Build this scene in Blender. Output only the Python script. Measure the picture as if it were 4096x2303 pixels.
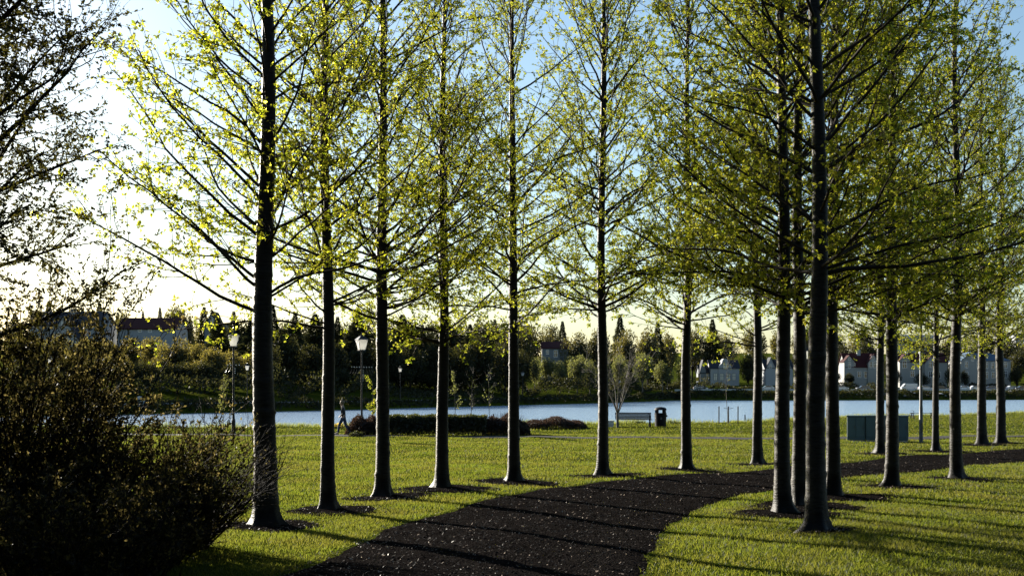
import bpy, bmesh, math, random
import numpy as np
from mathutils import Vector, Matrix

# ------------------------------------------------------------------ camera, sky, sun, exposure
W, HGT = 4096.0, 2303.0          # photograph size
F, HZ, CH = 4600.0, 1560.0, 2.35  # focal length in photo pixels, horizon row, camera height
SUN_AZ = math.radians(42.5)      # left of straight ahead
SUN_EL = math.radians(17.5)
sc = bpy.context.scene
C = sc.collection
for o in list(bpy.data.objects): bpy.data.objects.remove(o)

cd = bpy.data.cameras.new('camera'); cam = bpy.data.objects.new('camera', cd); C.objects.link(cam)
cam.location = (0, 0, CH); cam.rotation_euler = (math.pi/2, 0, 0)
cd.sensor_width = 36.0; cd.lens = 36.0*F/W; cd.shift_y = (HZ-HGT/2)/W
cd.clip_start = 0.1; cd.clip_end = 5000
sc.camera = cam
sc.render.resolution_x = 1024; sc.render.resolution_y = 575

world = bpy.data.worlds.new('World'); sc.world = world; world.use_nodes = True
wn = world.node_tree; wn.nodes.clear()
wo = wn.nodes.new('ShaderNodeOutputWorld'); wb = wn.nodes.new('ShaderNodeBackground')
sky = wn.nodes.new('ShaderNodeTexSky'); sky.sky_type = 'NISHITA'; sky.sun_disc = False
sky.sun_elevation = SUN_EL; sky.sun_rotation = -SUN_AZ
sky.altitude = 0; sky.air_density = 1.3; sky.dust_density = 0.75; sky.ozone_density = 3.2
wb.inputs['Strength'].default_value = 0.05
wn.links.new(sky.outputs[0], wb.inputs['Color']); wn.links.new(wb.outputs[0], wo.inputs['Surface'])

sd = bpy.data.lights.new('sun', 'SUN'); sd.energy = 5.0; sd.angle = math.radians(0.5); sd.color = (1.0, 0.925, 0.80)
sun = bpy.data.objects.new('sun', sd); C.objects.link(sun)
SDIR = Vector((-math.sin(SUN_AZ)*math.cos(SUN_EL), math.cos(SUN_AZ)*math.cos(SUN_EL), math.sin(SUN_EL)))
sun.rotation_euler = SDIR.to_track_quat('Z', 'Y').to_euler(); sun.location = (-40, 40, 40)

vs = sc.view_settings
vs.view_transform = 'Standard'; vs.look = 'None'; vs.gamma = 1.0; vs.exposure = 1.88
vs.use_curve_mapping = False

# ------------------------------------------------------------------ helpers
def P(px, py, d): return Vector(((px-2048)/F*d, d, CH-(py-HZ)/F*d))
def GD(py, z=0.0): return (CH-z)*F/(py-HZ)
def G(px, py, z=0.0):
    d = GD(py, z); return ((px-2048)/F*d, d)

def obj(name, me, mat=None, parent=None, loc=None, rz=None):
    o = bpy.data.objects.new(name, me); C.objects.link(o)
    if mat is not None and me is not None and len(me.materials) == 0: me.materials.append(mat)
    if parent is not None: o.parent = parent
    if loc is not None: o.location = loc
    if rz is not None: o.rotation_euler = (0, 0, rz)
    return o
def tag(o, label=None, cat=None, group=None, kind=None):
    if label: o['label'] = label
    if cat: o['category'] = cat
    if group: o['group'] = group
    if kind: o['kind'] = kind
    return o
def thing(name, label, cat, loc=(0,0,0), rz=0, group=None):
    o = bpy.data.objects.new(name, None); C.objects.link(o)
    o.location = loc; o.rotation_euler = (0,0,rz); o.empty_display_size = 0.2
    return tag(o, label, cat, group)
def copy_tree(o, parent=None):
    c = o.copy(); C.objects.link(c); c.parent = parent
    for ch in list(o.children): copy_tree(ch, c)
    return c

def mesh_np(name, v, faces, smooth=False):
    """v (n,3); faces: list of (m,k) int arrays"""
    me = bpy.data.meshes.new(name)
    v = np.asarray(v, dtype=np.float32)
    faces = [np.asarray(f, dtype=np.int32) for f in faces if len(f)]
    me.vertices.add(len(v)); me.vertices.foreach_set('co', v.ravel())
    nl = sum(f.size for f in faces); npoly = sum(len(f) for f in faces)
    me.loops.add(nl); me.loops.foreach_set('vertex_index', np.concatenate([f.ravel() for f in faces]))
    me.polygons.add(npoly)
    tot = np.concatenate([np.full(len(f), f.shape[1], dtype=np.int32) for f in faces])
    st = np.concatenate([[0], np.cumsum(tot)[:-1]]).astype(np.int32)
    me.polygons.foreach_set('loop_start', st); me.polygons.foreach_set('loop_total', tot)
    if smooth: me.polygons.foreach_set('use_smooth', np.ones(npoly, dtype=bool))
    me.update(calc_edges=True); me.validate()
    return me

class MB:
    """collects simple shapes into one mesh"""
    def __init__(s): s.v = []; s.f = []
    def add(s, v, f):
        o = len(s.v); s.v += [tuple(p) for p in v]; s.f += [tuple(i+o for i in q) for q in f]; return s
    def box(s, x0, x1, y0, y1, z0, z1):
        v = [(x,y,z) for z in (z0,z1) for y in (y0,y1) for x in (x0,x1)]
        return s.add(v, [(0,2,3,1),(4,5,7,6),(0,1,5,4),(2,6,7,3),(0,4,6,2),(1,3,7,5)])
    def tube(s, pts, rad, n=8, cap=True):
        pts = [Vector(p) for p in pts]
        if not hasattr(rad, '__len__'): rad = [rad]*len(pts)
        vs_ = []; up = Vector((0,0,1))
        for i, p in enumerate(pts):
            t = (pts[min(i+1,len(pts)-1)]-pts[max(i-1,0)]).normalized()
            a = t.cross(up)
            if a.length < 1e-3: a = t.cross(Vector((0,1,0)))
            a.normalize(); b = t.cross(a)
            for k in range(n):
                th = 2*math.pi*k/n; vs_.append(p+(a*math.cos(th)+b*math.sin(th))*rad[i])
        fs = [(i*n+k, i*n+(k+1)%n, (i+1)*n+(k+1)%n, (i+1)*n+k) for i in range(len(pts)-1) for k in range(n)]
        if cap: fs += [tuple(range(n-1,-1,-1)), tuple((len(pts)-1)*n+k for k in range(n))]
        return s.add(vs_, fs)
    def lathe(s, prof, n=12, c=(0,0,0), sx=1, sy=1):
        v = [(c[0]+r*sx*math.cos(2*math.pi*k/n), c[1]+r*sy*math.sin(2*math.pi*k/n), c[2]+z) for r, z in prof for k in range(n)]
        f = [(i*n+k, i*n+(k+1)%n, (i+1)*n+(k+1)%n, (i+1)*n+k) for i in range(len(prof)-1) for k in range(n)]
        f += [tuple(range(n-1,-1,-1)), tuple((len(prof)-1)*n+k for k in range(n))]
        return s.add(v, f)
    def prism(s, poly, y0, y1):
        """poly in xz, extruded along y"""
        n = len(poly)
        v = [(x,y0,z) for x,z in poly]+[(x,y1,z) for x,z in poly]
        f = [tuple(range(n)), tuple(range(2*n-1,n-1,-1))]+[(k,n+k,n+(k+1)%n,(k+1)%n) for k in range(n)]
        return s.add(v, f)
    def mesh(s, name, smooth=False, bevel=0):
        me = bpy.data.meshes.new(name); me.from_pydata(s.v, [], s.f)
        bm = bmesh.new(); bm.from_mesh(me); bmesh.ops.recalc_face_normals(bm, faces=bm.faces)
        if bevel: bmesh.ops.bevel(bm, geom=list(bm.edges), offset=bevel, segments=1, affect='EDGES')
        bm.to_mesh(me); bm.free()
        if smooth:
            for p in me.polygons: p.use_smooth = True
        return me
    def build(s, name, mat, parent=None, loc=None, smooth=False, bevel=0):
        return obj(name, s.mesh(name, smooth, bevel), mat, parent, loc)

# ------------------------------------------------------------------ materials
def nmat(name):
    m = bpy.data.materials.new(name); m.use_nodes = True
    nt = m.node_tree; nt.nodes.clear(); out = nt.nodes.new('ShaderNodeOutputMaterial'); return m, nt, out
def N(nt, t, **kw):
    n = nt.nodes.new(t)
    for k, v in kw.items():
        if k in n.inputs: n.inputs[k].default_value = v
        else: setattr(n, k, v)
    return n
def ramp(nt, fac, stops):
    r = nt.nodes.new('ShaderNodeValToRGB')
    while len(r.color_ramp.elements) < len(stops): r.color_ramp.elements.new(0.5)
    for e, (p, c) in zip(r.color_ramp.elements, stops): e.position = p; e.color = (*c, 1)
    nt.links.new(fac, r.inputs['Fac']); return r
def solid(name, col, rough=0.6, metal=0.0, var=0.15, scale=6.0, spec=0.4, bump=0.0):
    m, nt, out = nmat(name)
    b = N(nt, 'ShaderNodeBsdfPrincipled', Roughness=rough, Metallic=metal); b.inputs['Specular IOR Level'].default_value = spec
    tc = N(nt, 'ShaderNodeTexCoord'); no = N(nt, 'ShaderNodeTexNoise', Scale=scale, Detail=5.0)
    nt.links.new(tc.outputs['Object'], no.inputs['Vector'])
    r = ramp(nt, no.outputs['Fac'], [(0.3, tuple(c*(1-var) for c in col)), (0.7, tuple(min(1,c*(1+var)) for c in col))])
    nt.links.new(r.outputs[0], b.inputs['Base Color'])
    if bump:
        bp = N(nt, 'ShaderNodeBump', Strength=bump, Distance=0.02); nt.links.new(no.outputs['Fac'], bp.inputs['Height']); nt.links.new(bp.outputs[0], b.inputs['Normal'])
    nt.links.new(b.outputs[0], out.inputs['Surface']); return m
def leafmat(name, refl, trans, rough=0.5, gloss=0.06, tmix=0.5, patch=None, fwd=0.0):
    """refl, trans: lists of colours picked at random per leaf"""
    m, nt, out = nmat(name)
    ge = N(nt, 'ShaderNodeNewGeometry')
    r1 = ramp(nt, ge.outputs['Random Per Island'], [(i/max(1,len(refl)-1), c) for i, c in enumerate(refl)])
    r2 = ramp(nt, ge.outputs['Random Per Island'], [(i/max(1,len(trans)-1), c) for i, c in enumerate(trans)])
    c1, c2 = r1.outputs[0], r2.outputs[0]
    if patch:   # broad differences in the colour of the growth
        no = N(nt, 'ShaderNodeTexNoise', Scale=patch[0], Detail=4.0, Roughness=0.6)
        nt.links.new(ge.outputs['Position'], no.inputs['Vector'])
        rp = ramp(nt, no.outputs['Fac'], [(0.38, (0,0,0)), (0.66, (1,1,1))])
        for k in (0, 1):
            mx = N(nt, 'ShaderNodeMix', data_type='RGBA'); nt.links.new(rp.outputs[0], mx.inputs[0])
            nt.links.new((c1, c2)[k], mx.inputs[6]); mx.inputs[7].default_value = (*patch[1+k], 1)
            if k == 0: c1 = mx.outputs[2]
            else: c2 = mx.outputs[2]
    d = N(nt, 'ShaderNodeBsdfDiffuse'); t = N(nt, 'ShaderNodeBsdfTranslucent'); g = N(nt, 'ShaderNodeBsdfGlossy', Roughness=rough)
    g.inputs['Color'].default_value = (0.8,0.8,0.8,1)
    nt.links.new(c1, d.inputs['Color']); nt.links.new(c2, t.inputs['Color'])
    m1 = N(nt, 'ShaderNodeMixShader'); m1.inputs[0].default_value = tmix
    m2 = N(nt, 'ShaderNodeMixShader'); m2.inputs[0].default_value = gloss
    nt.links.new(d.outputs[0], m1.inputs[1]); tout = t.outputs[0]
    if fwd:   # thin young leaves pass light mostly straight on
        rf = N(nt, 'ShaderNodeBsdfRefraction', Roughness=0.56, IOR=1.33); nt.links.new(c2, rf.inputs['Color'])
        mf = N(nt, 'ShaderNodeMixShader'); mf.inputs[0].default_value = fwd; nt.links.new(t.outputs[0], mf.inputs[1]); nt.links.new(rf.outputs[0], mf.inputs[2]); tout = mf.outputs[0]
    nt.links.new(tout, m1.inputs[2])
    nt.links.new(m1.outputs[0], m2.inputs[1]); nt.links.new(g.outputs[0], m2.inputs[2])
    nt.links.new(m2.outputs[0], out.inputs['Surface']); return m

M = {}
M['leaf'] = leafmat('poplar_leaf', [(.018,.034,.006),(.026,.042,.007),(.034,.048,.009)],
                    [(.32,.41,.02),(.60,.60,.04),(.82,.76,.09)], tmix=0.62, gloss=0.02, fwd=0.68)
M['willow_leaf'] = leafmat('willow_leaf', [(.005,.006,.002),(.008,.007,.0035)], [(.018,.018,.004),(.04,.035,.008),(.28,.22,.07)], tmix=0.42, gloss=0.012, rough=0.35)
M['fine_leaf'] = leafmat('fine_leaf', [(.012,.016,.005),(.016,.02,.006)], [(.05,.05,.008),(.11,.095,.016)], tmix=0.4, gloss=0.02)
M['tree_leaf'] = leafmat('olive_leaf', [(.018,.024,.007),(.026,.03,.009)], [(.10,.095,.016),(.17,.14,.028)], tmix=0.45, gloss=0.04)
M['grass'] = leafmat('grass_blade', [(.022,.04,.005),(.03,.045,.007),(.038,.048,.01)], [(.09,.13,.009),(.135,.165,.013),(.18,.185,.022)],
                     tmix=0.6, gloss=0.02, rough=0.55, patch=(0.55, (.036,.040,.009), (.16,.15,.022)))
M['far_grass'] = leafmat('bank_grass', [(.05,.07,.012),(.07,.08,.02)], [(.20,.24,.03),(.30,.30,.06)], tmix=0.5, gloss=0.03)
M['spruce'] = leafmat('spruce_needle', [(.012,.02,.008),(.02,.028,.012)], [(.03,.035,.01),(.05,.05,.015)], tmix=0.3, gloss=0.02)
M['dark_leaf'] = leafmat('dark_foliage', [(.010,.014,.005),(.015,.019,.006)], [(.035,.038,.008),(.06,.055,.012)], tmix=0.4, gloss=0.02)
M['gold_leaf'] = leafmat('golden_foliage', [(.022,.026,.007),(.03,.032,.009)], [(.15,.13,.022),(.22,.175,.032)], tmix=0.5, gloss=0.03)
M['rust_leaf'] = leafmat('rusty_foliage', [(.010,.007,.005),(.014,.009,.006)], [(.035,.02,.011),(.065,.034,.018)], tmix=0.45, gloss=0.04)
M['hedge_leaf'] = leafmat('hedge_foliage', [(.010,.015,.005),(.015,.02,.006)], [(.05,.06,.01),(.10,.10,.018)], tmix=0.4, gloss=0.05)
M['pale_leaf'] = leafmat('pale_foliage', [(.03,.038,.015),(.04,.046,.02)], [(.15,.16,.035),(.22,.22,.05)], tmix=0.5, gloss=0.03)
M['flower'] = leafmat('yellow_petal', [(.5,.36,.03),(.6,.42,.04)], [(.6,.45,.04),(.7,.5,.05)], tmix=0.5, gloss=0.03)

def bark_mat(name, base, dark, zscale):
    m, nt, out = nmat(name)
    b = N(nt, 'ShaderNodeBsdfPrincipled', Roughness=0.5); b.inputs['Specular IOR Level'].default_value = 0.12
    b.inputs['Sheen Weight'].default_value = 0.3; b.inputs['Sheen Roughness'].default_value = 0.35; b.inputs['Sheen Tint'].default_value = (.95,.88,.78,1)
    tc = N(nt, 'ShaderNodeTexCoord'); mp = N(nt, 'ShaderNodeMapping'); mp.inputs['Scale'].default_value = (3.5, 3.5, zscale)
    nt.links.new(tc.outputs['Object'], mp.inputs['Vector'])
    n1 = N(nt, 'ShaderNodeTexNoise', Scale=2.2, Detail=7.0, Roughness=0.65); nt.links.new(mp.outputs[0], n1.inputs['Vector'])
    n2 = N(nt, 'ShaderNodeTexNoise', Scale=2.6, Detail=4.0); nt.links.new(tc.outputs['Object'], n2.inputs['Vector'])
    r = ramp(nt, n1.outputs['Fac'], [(0.36, dark), (0.50, tuple(0.75*c for c in base)), (0.72, base)])
    # rough dark old bark round the foot, ragged upper edge
    sp = N(nt, 'ShaderNodeSeparateXYZ'); nt.links.new(tc.outputs['Object'], sp.inputs[0])
    ad = N(nt, 'ShaderNodeMath', operation='MULTIPLY_ADD'); nt.links.new(n2.outputs['Fac'], ad.inputs[0]); ad.inputs[1].default_value = -0.7; nt.links.new(sp.outputs['Z'], ad.inputs[2])
    r2 = ramp(nt, ad.outputs[0], [(0.0, (.22,.21,.20)), (0.14, (1,1,1))])
    mx = N(nt, 'ShaderNodeMix', data_type='RGBA', blend_type='MULTIPLY'); mx.inputs[0].default_value = 1
    nt.links.new(r.outputs[0], mx.inputs[6]); nt.links.new(r2.outputs[0], mx.inputs[7])
    nt.links.new(mx.outputs[2], b.inputs['Base Color'])
    ms = N(nt, 'ShaderNodeMath', operation='MULTIPLY'); nt.links.new(r2.outputs[0], ms.inputs[0]); ms.inputs[1].default_value = 0.50; nt.links.new(ms.outputs[0], b.inputs['Sheen Weight'])
    bp = N(nt, 'ShaderNodeBump', Strength=0.8, Distance=0.02); nt.links.new(n1.outputs['Fac'], bp.inputs['Height']); nt.links.new(bp.outputs[0], b.inputs['Normal'])
    nt.links.new(b.outputs[0], out.inputs['Surface']); return m
M['bark'] = bark_mat('poplar_bark', (.022,.019,.015), (.003,.0026,.0022), 14.0)
M['twig'] = solid('twig_bark', (.028,.022,.016), 0.75, spec=.1)
M['dark_bark'] = solid('dark_bark', (.011,.009,.007), 0.8, spec=.08)
M['pale_bark'] = solid('pale_bark', (.11,.095,.078), 0.7, spec=.1)

# ------------------------------------------------------------------ terrain shape
_rs = np.random.RandomState(7)
_wl = np.exp(_rs.uniform(np.log(1.6), np.log(9), 16)); _an = _rs.uniform(0, 2*np.pi, 16); _ph = _rs.uniform(0, 2*np.pi, 16)
def lump(x, y):
    s = 0
    for w, a, p in zip(_wl, _an, _ph): s = s + (w**0.75)*np.sin((np.cos(a)*x+np.sin(a)*y*0.8)*2*np.pi/w+p)
    return 0.0024*s
NS = np.array([(-300,66),(-32,72.5),(-8.9,74.5),(0,80),(15.7,84.5),(29,100),(52,118),(120,150),(300,200),(700,260)])
FS = np.array([(-700,110),(-200,105),(-80,118),(-55.7,126),(-37.9,152),(-27.2,167),(-14.7,194),(-2.3,219),(20,261),(46.9,331),(90,333),(159,357),(300,380),(700,420)])
def near_shore(x): return np.interp(x, NS[:,0], NS[:,1]) + 0.5*np.sin(x*0.9)+0.35*np.sin(x*2.3+1)
def far_shore(x): return np.interp(x, FS[:,0], FS[:,1]) + 0.5*np.sin(x*0.35)
def sstep(a, b, x):
    t = np.clip((x-a)/(b-a), 0, 1); return t*t*(3-2*t)
def terrain(x, y):
    x = np.asarray(x, float); y = np.asarray(y, float)
    ys, yf = near_shore(x), far_shore(x)
    near = lump(x, y)*sstep(90, 70, y-0*x)*1.0
    tl = np.interp(y-yf, [-6,0,2.5,12,30,80,150,400,900], [-1.6,-.62,.35,.8,1.9,4.5,8,20,36])
    tr = np.interp(y-yf, [-6,0,3,8,40,60,120,250,500,900], [-1.6,-.62,1.2,2.3,2.35,3.6,6,15,30,40])
    w = sstep(10, 55, x); far = tl*(1-w)+tr*w
    bed = -1.6
    z = near + (bed-near)*sstep(-0.2, 2.6, y-ys)
    return np.where(y > yf-6, np.maximum(far, -1.6), z)
def H(x, y): return float(terrain(np.array([x]), np.array([y]))[0])

xs = np.concatenate([np.arange(-700,-60,20), np.arange(-60,-25,1.0), np.arange(-25,35,0.45), np.arange(35,60,1.0), np.arange(60,200,5.0), np.arange(200,701,20)])
ysv = np.concatenate([np.arange(-60,8,3.0), np.arange(8,62,0.45), np.arange(62,130,1.0), np.arange(130,420,3.0), np.arange(420,1201,26)])
X, Y = np.meshgrid(xs, ysv); Z = terrain(X, Y)
nx, ny = len(xs), len(ysv); ii = np.arange(nx*ny).reshape(ny, nx)
q = np.stack([ii[:-1,:-1], ii[:-1,1:], ii[1:,1:], ii[1:,:-1]], -1).reshape(-1, 4)
def ground_material():
    m, nt, out = nmat('turf')
    b = N(nt, 'ShaderNodeBsdfPrincipled', Roughness=0.95); b.inputs['Specular IOR Level'].default_value = 0.0
    ge = N(nt, 'ShaderNodeNewGeometry')
    n1 = N(nt, 'ShaderNodeTexNoise', Scale=0.5, Detail=8.0, Roughness=0.65); nt.links.new(ge.outputs['Position'], n1.inputs['Vector'])
    n2 = N(nt, 'ShaderNodeTexNoise', Scale=14.0, Detail=6.0); nt.links.new(ge.outputs['Position'], n2.inputs['Vector'])
    r = ramp(nt, n1.outputs['Fac'], [(0.35,(.040,.058,.006)),(0.52,(.056,.070,.009)),(0.7,(.075,.07,.015))])
    r2 = ramp(nt, n2.outputs['Fac'], [(0.3,(.55,.55,.55)),(0.7,(1,1,1))])
    mx = N(nt, 'ShaderNodeMix', data_type='RGBA', blend_type='MULTIPLY'); mx.inputs[0].default_value = 1
    nt.links.new(r.outputs[0], mx.inputs[6]); nt.links.new(r2.outputs[0], mx.inputs[7]); nt.links.new(mx.outputs[2], b.inputs['Base Color'])
    bp = N(nt, 'ShaderNodeBump', Strength=0.7, Distance=0.06); nt.links.new(n2.outputs['Fac'], bp.inputs['Height']); nt.links.new(bp.outputs[0], b.inputs['Normal'])
    nt.links.new(b.outputs[0], out.inputs['Surface']); return m
tag(obj('ground', mesh_np('ground', np.stack([X,Y,Z],-1).reshape(-1,3), [q], True), ground_material()),
    'green park lawn running down to the lake and up the far shore', kind='structure')

# water
def water_material():
    m, nt, out = nmat('lake_water')
    b = N(nt, 'ShaderNodeBsdfPrincipled', Roughness=0.22); b.inputs['Base Color'].default_value = (.17,.24,.33,1)
    b.inputs['IOR'].default_value = 1.33
    ge = N(nt, 'ShaderNodeNewGeometry'); mp = N(nt, 'ShaderNodeMapping'); mp.inputs['Scale'].default_value = (1.0, 0.55, 1.0)
    nt.links.new(ge.outputs['Position'], mp.inputs['Vector'])
    n1 = N(nt, 'ShaderNodeTexNoise', Scale=1.6, Detail=5.0, Roughness=0.6); nt.links.new(mp.outputs[0], n1.inputs['Vector'])
    bp = N(nt, 'ShaderNodeBump', Strength=1.0, Distance=0.25); nt.links.new(n1.outputs['Fac'], bp.inputs['Height']); nt.links.new(bp.outputs[0], b.inputs['Normal'])
    nt.links.new(b.outputs[0], out.inputs['Surface']); return m
tag(MB().add([(-690,60,-.6),(690,60,-.6),(690,440,-.6),(-690,440,-.6)], [(0,1,2,3)]).build('lake_water', water_material()),
    'pale blue rippled lake water between lawn and far bank', kind='structure')

# ------------------------------------------------------------------ bark-chip path
LE = [G(*p) for p in [(1150,2303),(1374,2190),(1548,2097),(1647,2079),(1821,2035),(2007,1986),(2194,1948),(2442,1917),(2800,1892),(3102,1880),(3359,1843),(3702,1822),(4096,1790)]]
RE = [G(*p) for p in [(2608,2303),(2631,2212),(2665,2108),(2765,2049),(2875,2009),(3004,1980),(3097,1966),(3240,1940),(3359,1915),(3598,1892),(3848,1869),(4096,1846)]]
LE = [(-8.5,0),(-6.2,5),(-4.4,10)]+LE+[(34,52)]
RE = [(-2.5,0),(-.6,5),(.9,10)]+RE+[(34,45)]
def resample(pts, n):
    pts = np.array(pts, float)
    for _ in range(2):   # corner cutting keeps the edge smooth
        a = 0.75*pts[:-1]+0.25*pts[1:]; b = 0.25*pts[:-1]+0.75*pts[1:]
        pts = np.concatenate([pts[:1], np.stack([a,b],1).reshape(-1,2), pts[-1:]])
    s = np.concatenate([[0], np.cumsum(np.linalg.norm(np.diff(pts,axis=0),axis=1))])
    t = np.linspace(0, s[-1], n)
    return np.stack([np.interp(t, s, pts[:,0]), np.interp(t, s, pts[:,1])], -1)
L_, R_ = resample(LE, 220), resample(RE, 220)
_ew = _rs.normal(0, 1, (220,2)); 
for _ in range(2): _ew = (np.roll(_ew,1,0)+_ew+np.roll(_ew,-1,0))/2.2
L_ = L_+0.06*_ew; R_ = R_-0.06*_ew
path_poly = np.concatenate([L_, R_[::-1]])
def in_poly(px, py, poly):
    ins = np.zeros(len(px), bool); n = len(poly); j = n-1
    for i in range(n):
        xi, yi = poly[i]; xj, yj = poly[j]
        if yi != yj:
            c = ((yi > py) != (yj > py)) & (px < (xj-xi)*(py-yi)/(yj-yi)+xi); ins ^= c
        j = i
    return ins
k = 22
tt = np.linspace(0, 1, k)
pv = L_[:,None,:]*(1-tt)[None,:,None]+R_[:,None,:]*tt[None,:,None]
pz = terrain(pv[...,0], pv[...,1])+0.022+0.012*np.sin(pv[...,0]*7)*np.sin(pv[...,1]*6)
pz[:,0] -= 0.05; pz[:,-1] -= 0.05
ii = np.arange(220*k).reshape(220,k)
q = np.stack([ii[:-1,:-1], ii[:-1,1:], ii[1:,1:], ii[1:,:-1]], -1).reshape(-1,4)
def mulch_material():
    m, nt, out = nmat('bark_mulch')
    b = N(nt, 'ShaderNodeBsdfPrincipled', Roughness=0.95); b.inputs['Specular IOR Level'].default_value = 0.0
    ge = N(nt, 'ShaderNodeNewGeometry')
    n1 = N(nt, 'ShaderNodeTexVoronoi', Scale=30.0); nt.links.new(ge.outputs['Position'], n1.inputs['Vector'])
    n2 = N(nt, 'ShaderNodeTexNoise', Scale=3.0, Detail=6.0); nt.links.new(ge.outputs['Position'], n2.inputs['Vector'])
    r = ramp(nt, n2.outputs['Fac'], [(0.3,(.006,.0052,.005)),(0.7,(.012,.0105,.0098))])
    nt.links.new(r.outputs[0], b.inputs['Base Color'])
    bp = N(nt, 'ShaderNodeBump', Strength=0.8, Distance=0.03); nt.links.new(n1.outputs['Distance'], bp.inputs['Height']); nt.links.new(bp.outputs[0], b.inputs['Normal'])
    nt.links.new(b.outputs[0], out.inputs['Surface']); return m
M['mulch'] = mulch_material()
tag(obj('bark_path', mesh_np('bark_path', np.concatenate([pv, pz[...,None]], -1).reshape(-1,3), [q], True), M['mulch']),
    'dark brown bark-chip path curving between the two rows of trees', kind='structure')

# asphalt walk near the lake
def strip(name, pts_px, w, mat, lift, label, z0=0.0):
    c = np.array([G(px, py) for px, py in pts_px]); c = np.concatenate([c[:1]+(c[:1]-c[1:2])*1.0, c, c[-1:]+(c[-1:]-c[-2:-1])*0.6])
    c = resample(c, 160); t = np.gradient(c, axis=0); t /= np.linalg.norm(t, axis=1)[:,None]; nrm = np.stack([-t[:,1], t[:,0]], -1)
    v = np.concatenate([np.concatenate([c+nrm*s, terrain(*(c+nrm*s).T)[:,None]+lift], 1) for s in (-w/2, -w/6, w/6, w/2)])
    i = np.arange(160)
    q = np.concatenate([np.stack([a*160+i[:-1], a*160+i[1:], (a+1)*160+i[1:], (a+1)*160+i[:-1]], -1) for a in range(3)])
    o = obj(name, mesh_np(name, v, [q], True), mat); tag(o, label, kind='structure'); return c
M['asphalt'] = solid('asphalt', (.045,.043,.041), 0.9, scale=20, bump=0.3, spec=.05)
WALK = strip('asphalt_walk', [(-200,1733),(600,1737),(1400,1743),(2048,1749),(2800,1752),(3400,1756),(4300,1740)], 1.9, M['asphalt'], 0.03,
      'grey asphalt footpath crossing the lawn in front of the hedge')

# far road and low wall along the right-hand shore, far path on the left
def far_strip(name, x0, x1, off0, off1, lift, mat, label, n=120):
    xx = np.linspace(x0, x1, n)
    v = []
    for off in (off0, (off0+off1)/2, off1):
        yy = far_shore(xx)+off; v.append(np.stack([xx, yy, terrain(xx, yy)+lift], -1))
    v = np.concatenate(v); i = np.arange(n)
    q = np.concatenate([np.stack([a*n+i[:-1], a*n+i[1:], (a+1)*n+i[1:], (a+1)*n+i[:-1]], -1) for a in range(2)])
    tag(obj(name, mesh_np(name, v, [q], True), mat), label, kind='structure')
far_strip('lakeside_road', 62, 260, 14, 26, 0.06, M['asphalt'], 'grey road running past the white houses across the lake')
far_strip('lakeside_path', -90, 10, 5.5, 8.5, 0.07, solid('gravel_walk', (.22,.20,.18), 0.9, scale=10), 'pale gravel path along the far left shore')

# ------------------------------------------------------------------ growth helpers (numpy)
def unit(v): return v/np.maximum(np.linalg.norm(v, axis=-1, keepdims=True), 1e-9)
def grow(rs, p0, d0, L, k, up=0.0, jit=0.1):
    """n curves of k points each"""
    n = len(p0); pts = np.zeros((n,k,3)); pts[:,0] = p0; d = unit(np.array(d0, float)); st = (np.asarray(L)/(k-1))[:,None]
    for i in range(1, k):
        pts[:,i] = pts[:,i-1]+d*st
        d = d+rs.normal(0, jit, (n,3)); d[:,2] += up; d = unit(d)
    return pts
def sample(pts, idx, t):
    k = pts.shape[1]; u = np.clip(t, 0, 1)*(k-1); i = np.minimum(u.astype(int), k-2); f = (u-i)[:,None]
    a, b = pts[idx,i], pts[idx,i+1]; return a*(1-f)+b*f, unit(b-a)
def sidedirs(rs, tan, ang, flat=0.5):
    r = rs.normal(0, 1, tan.shape); r[:,2] *= flat
    r = unit(r-np.sum(r*tan,1,keepdims=True)*tan)
    return unit(tan*np.cos(ang)[:,None]+r*np.sin(ang)[:,None])
def tubes(pts, rad, sides=4):
    n, k = pts.shape[:2]
    t = unit(np.gradient(pts, axis=1)); ref = np.where(np.abs(t[...,2:3]) > .9, np.array([1.,0,0]), np.array([0,0,1.]))
    a = unit(np.cross(t, ref)); b = np.cross(t, a)
    th = np.arange(sides)*2*np.pi/sides
    v = pts[:,:,None,:]+(a[:,:,None,:]*np.cos(th)[:,None]+b[:,:,None,:]*np.sin(th)[:,None])*rad[:,:,None,None]
    i = np.arange(n*k*sides).reshape(n,k,sides); j = np.roll(i,-1,2)
    q = np.stack([i[:,:-1], j[:,:-1], j[:,1:], i[:,1:]], -1).reshape(-1,4)
    return v.reshape(-1,3), q
def join(parts):
    vs_, qs, o = [], [], 0
    for v, q in parts: vs_.append(v); qs.append(q+o); o += len(v)
    return np.concatenate(vs_), np.concatenate(qs)
def leaves(rs, pos, dirs, length, width, fold=0.25, droop=0.3):
    """folded pointed leaves: base, two sides, tip"""
    n = len(pos); d = np.array(dirs, float); d[:,2] -= droop; d = unit(d)
    r = rs.normal(0,1,(n,3)); s = unit(np.cross(d, r)); u = np.cross(s, d)
    l = (length*rs.uniform(.65,1.25,n))[:,None]; w = (width*rs.uniform(.7,1.2,n))[:,None]*0.5
    b = pos; m = pos+d*l*0.42; tip = pos+d*l+u*(-0.12)*l
    v = np.stack([b, m+s*w+u*w*fold*2, tip, m-s*w+u*w*fold*2], 1).reshape(-1,3)
    i = np.arange(n)*4
    return v, np.concatenate([np.stack([i,i+1,i+2],-1), np.stack([i,i+2,i+3],-1)])

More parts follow.
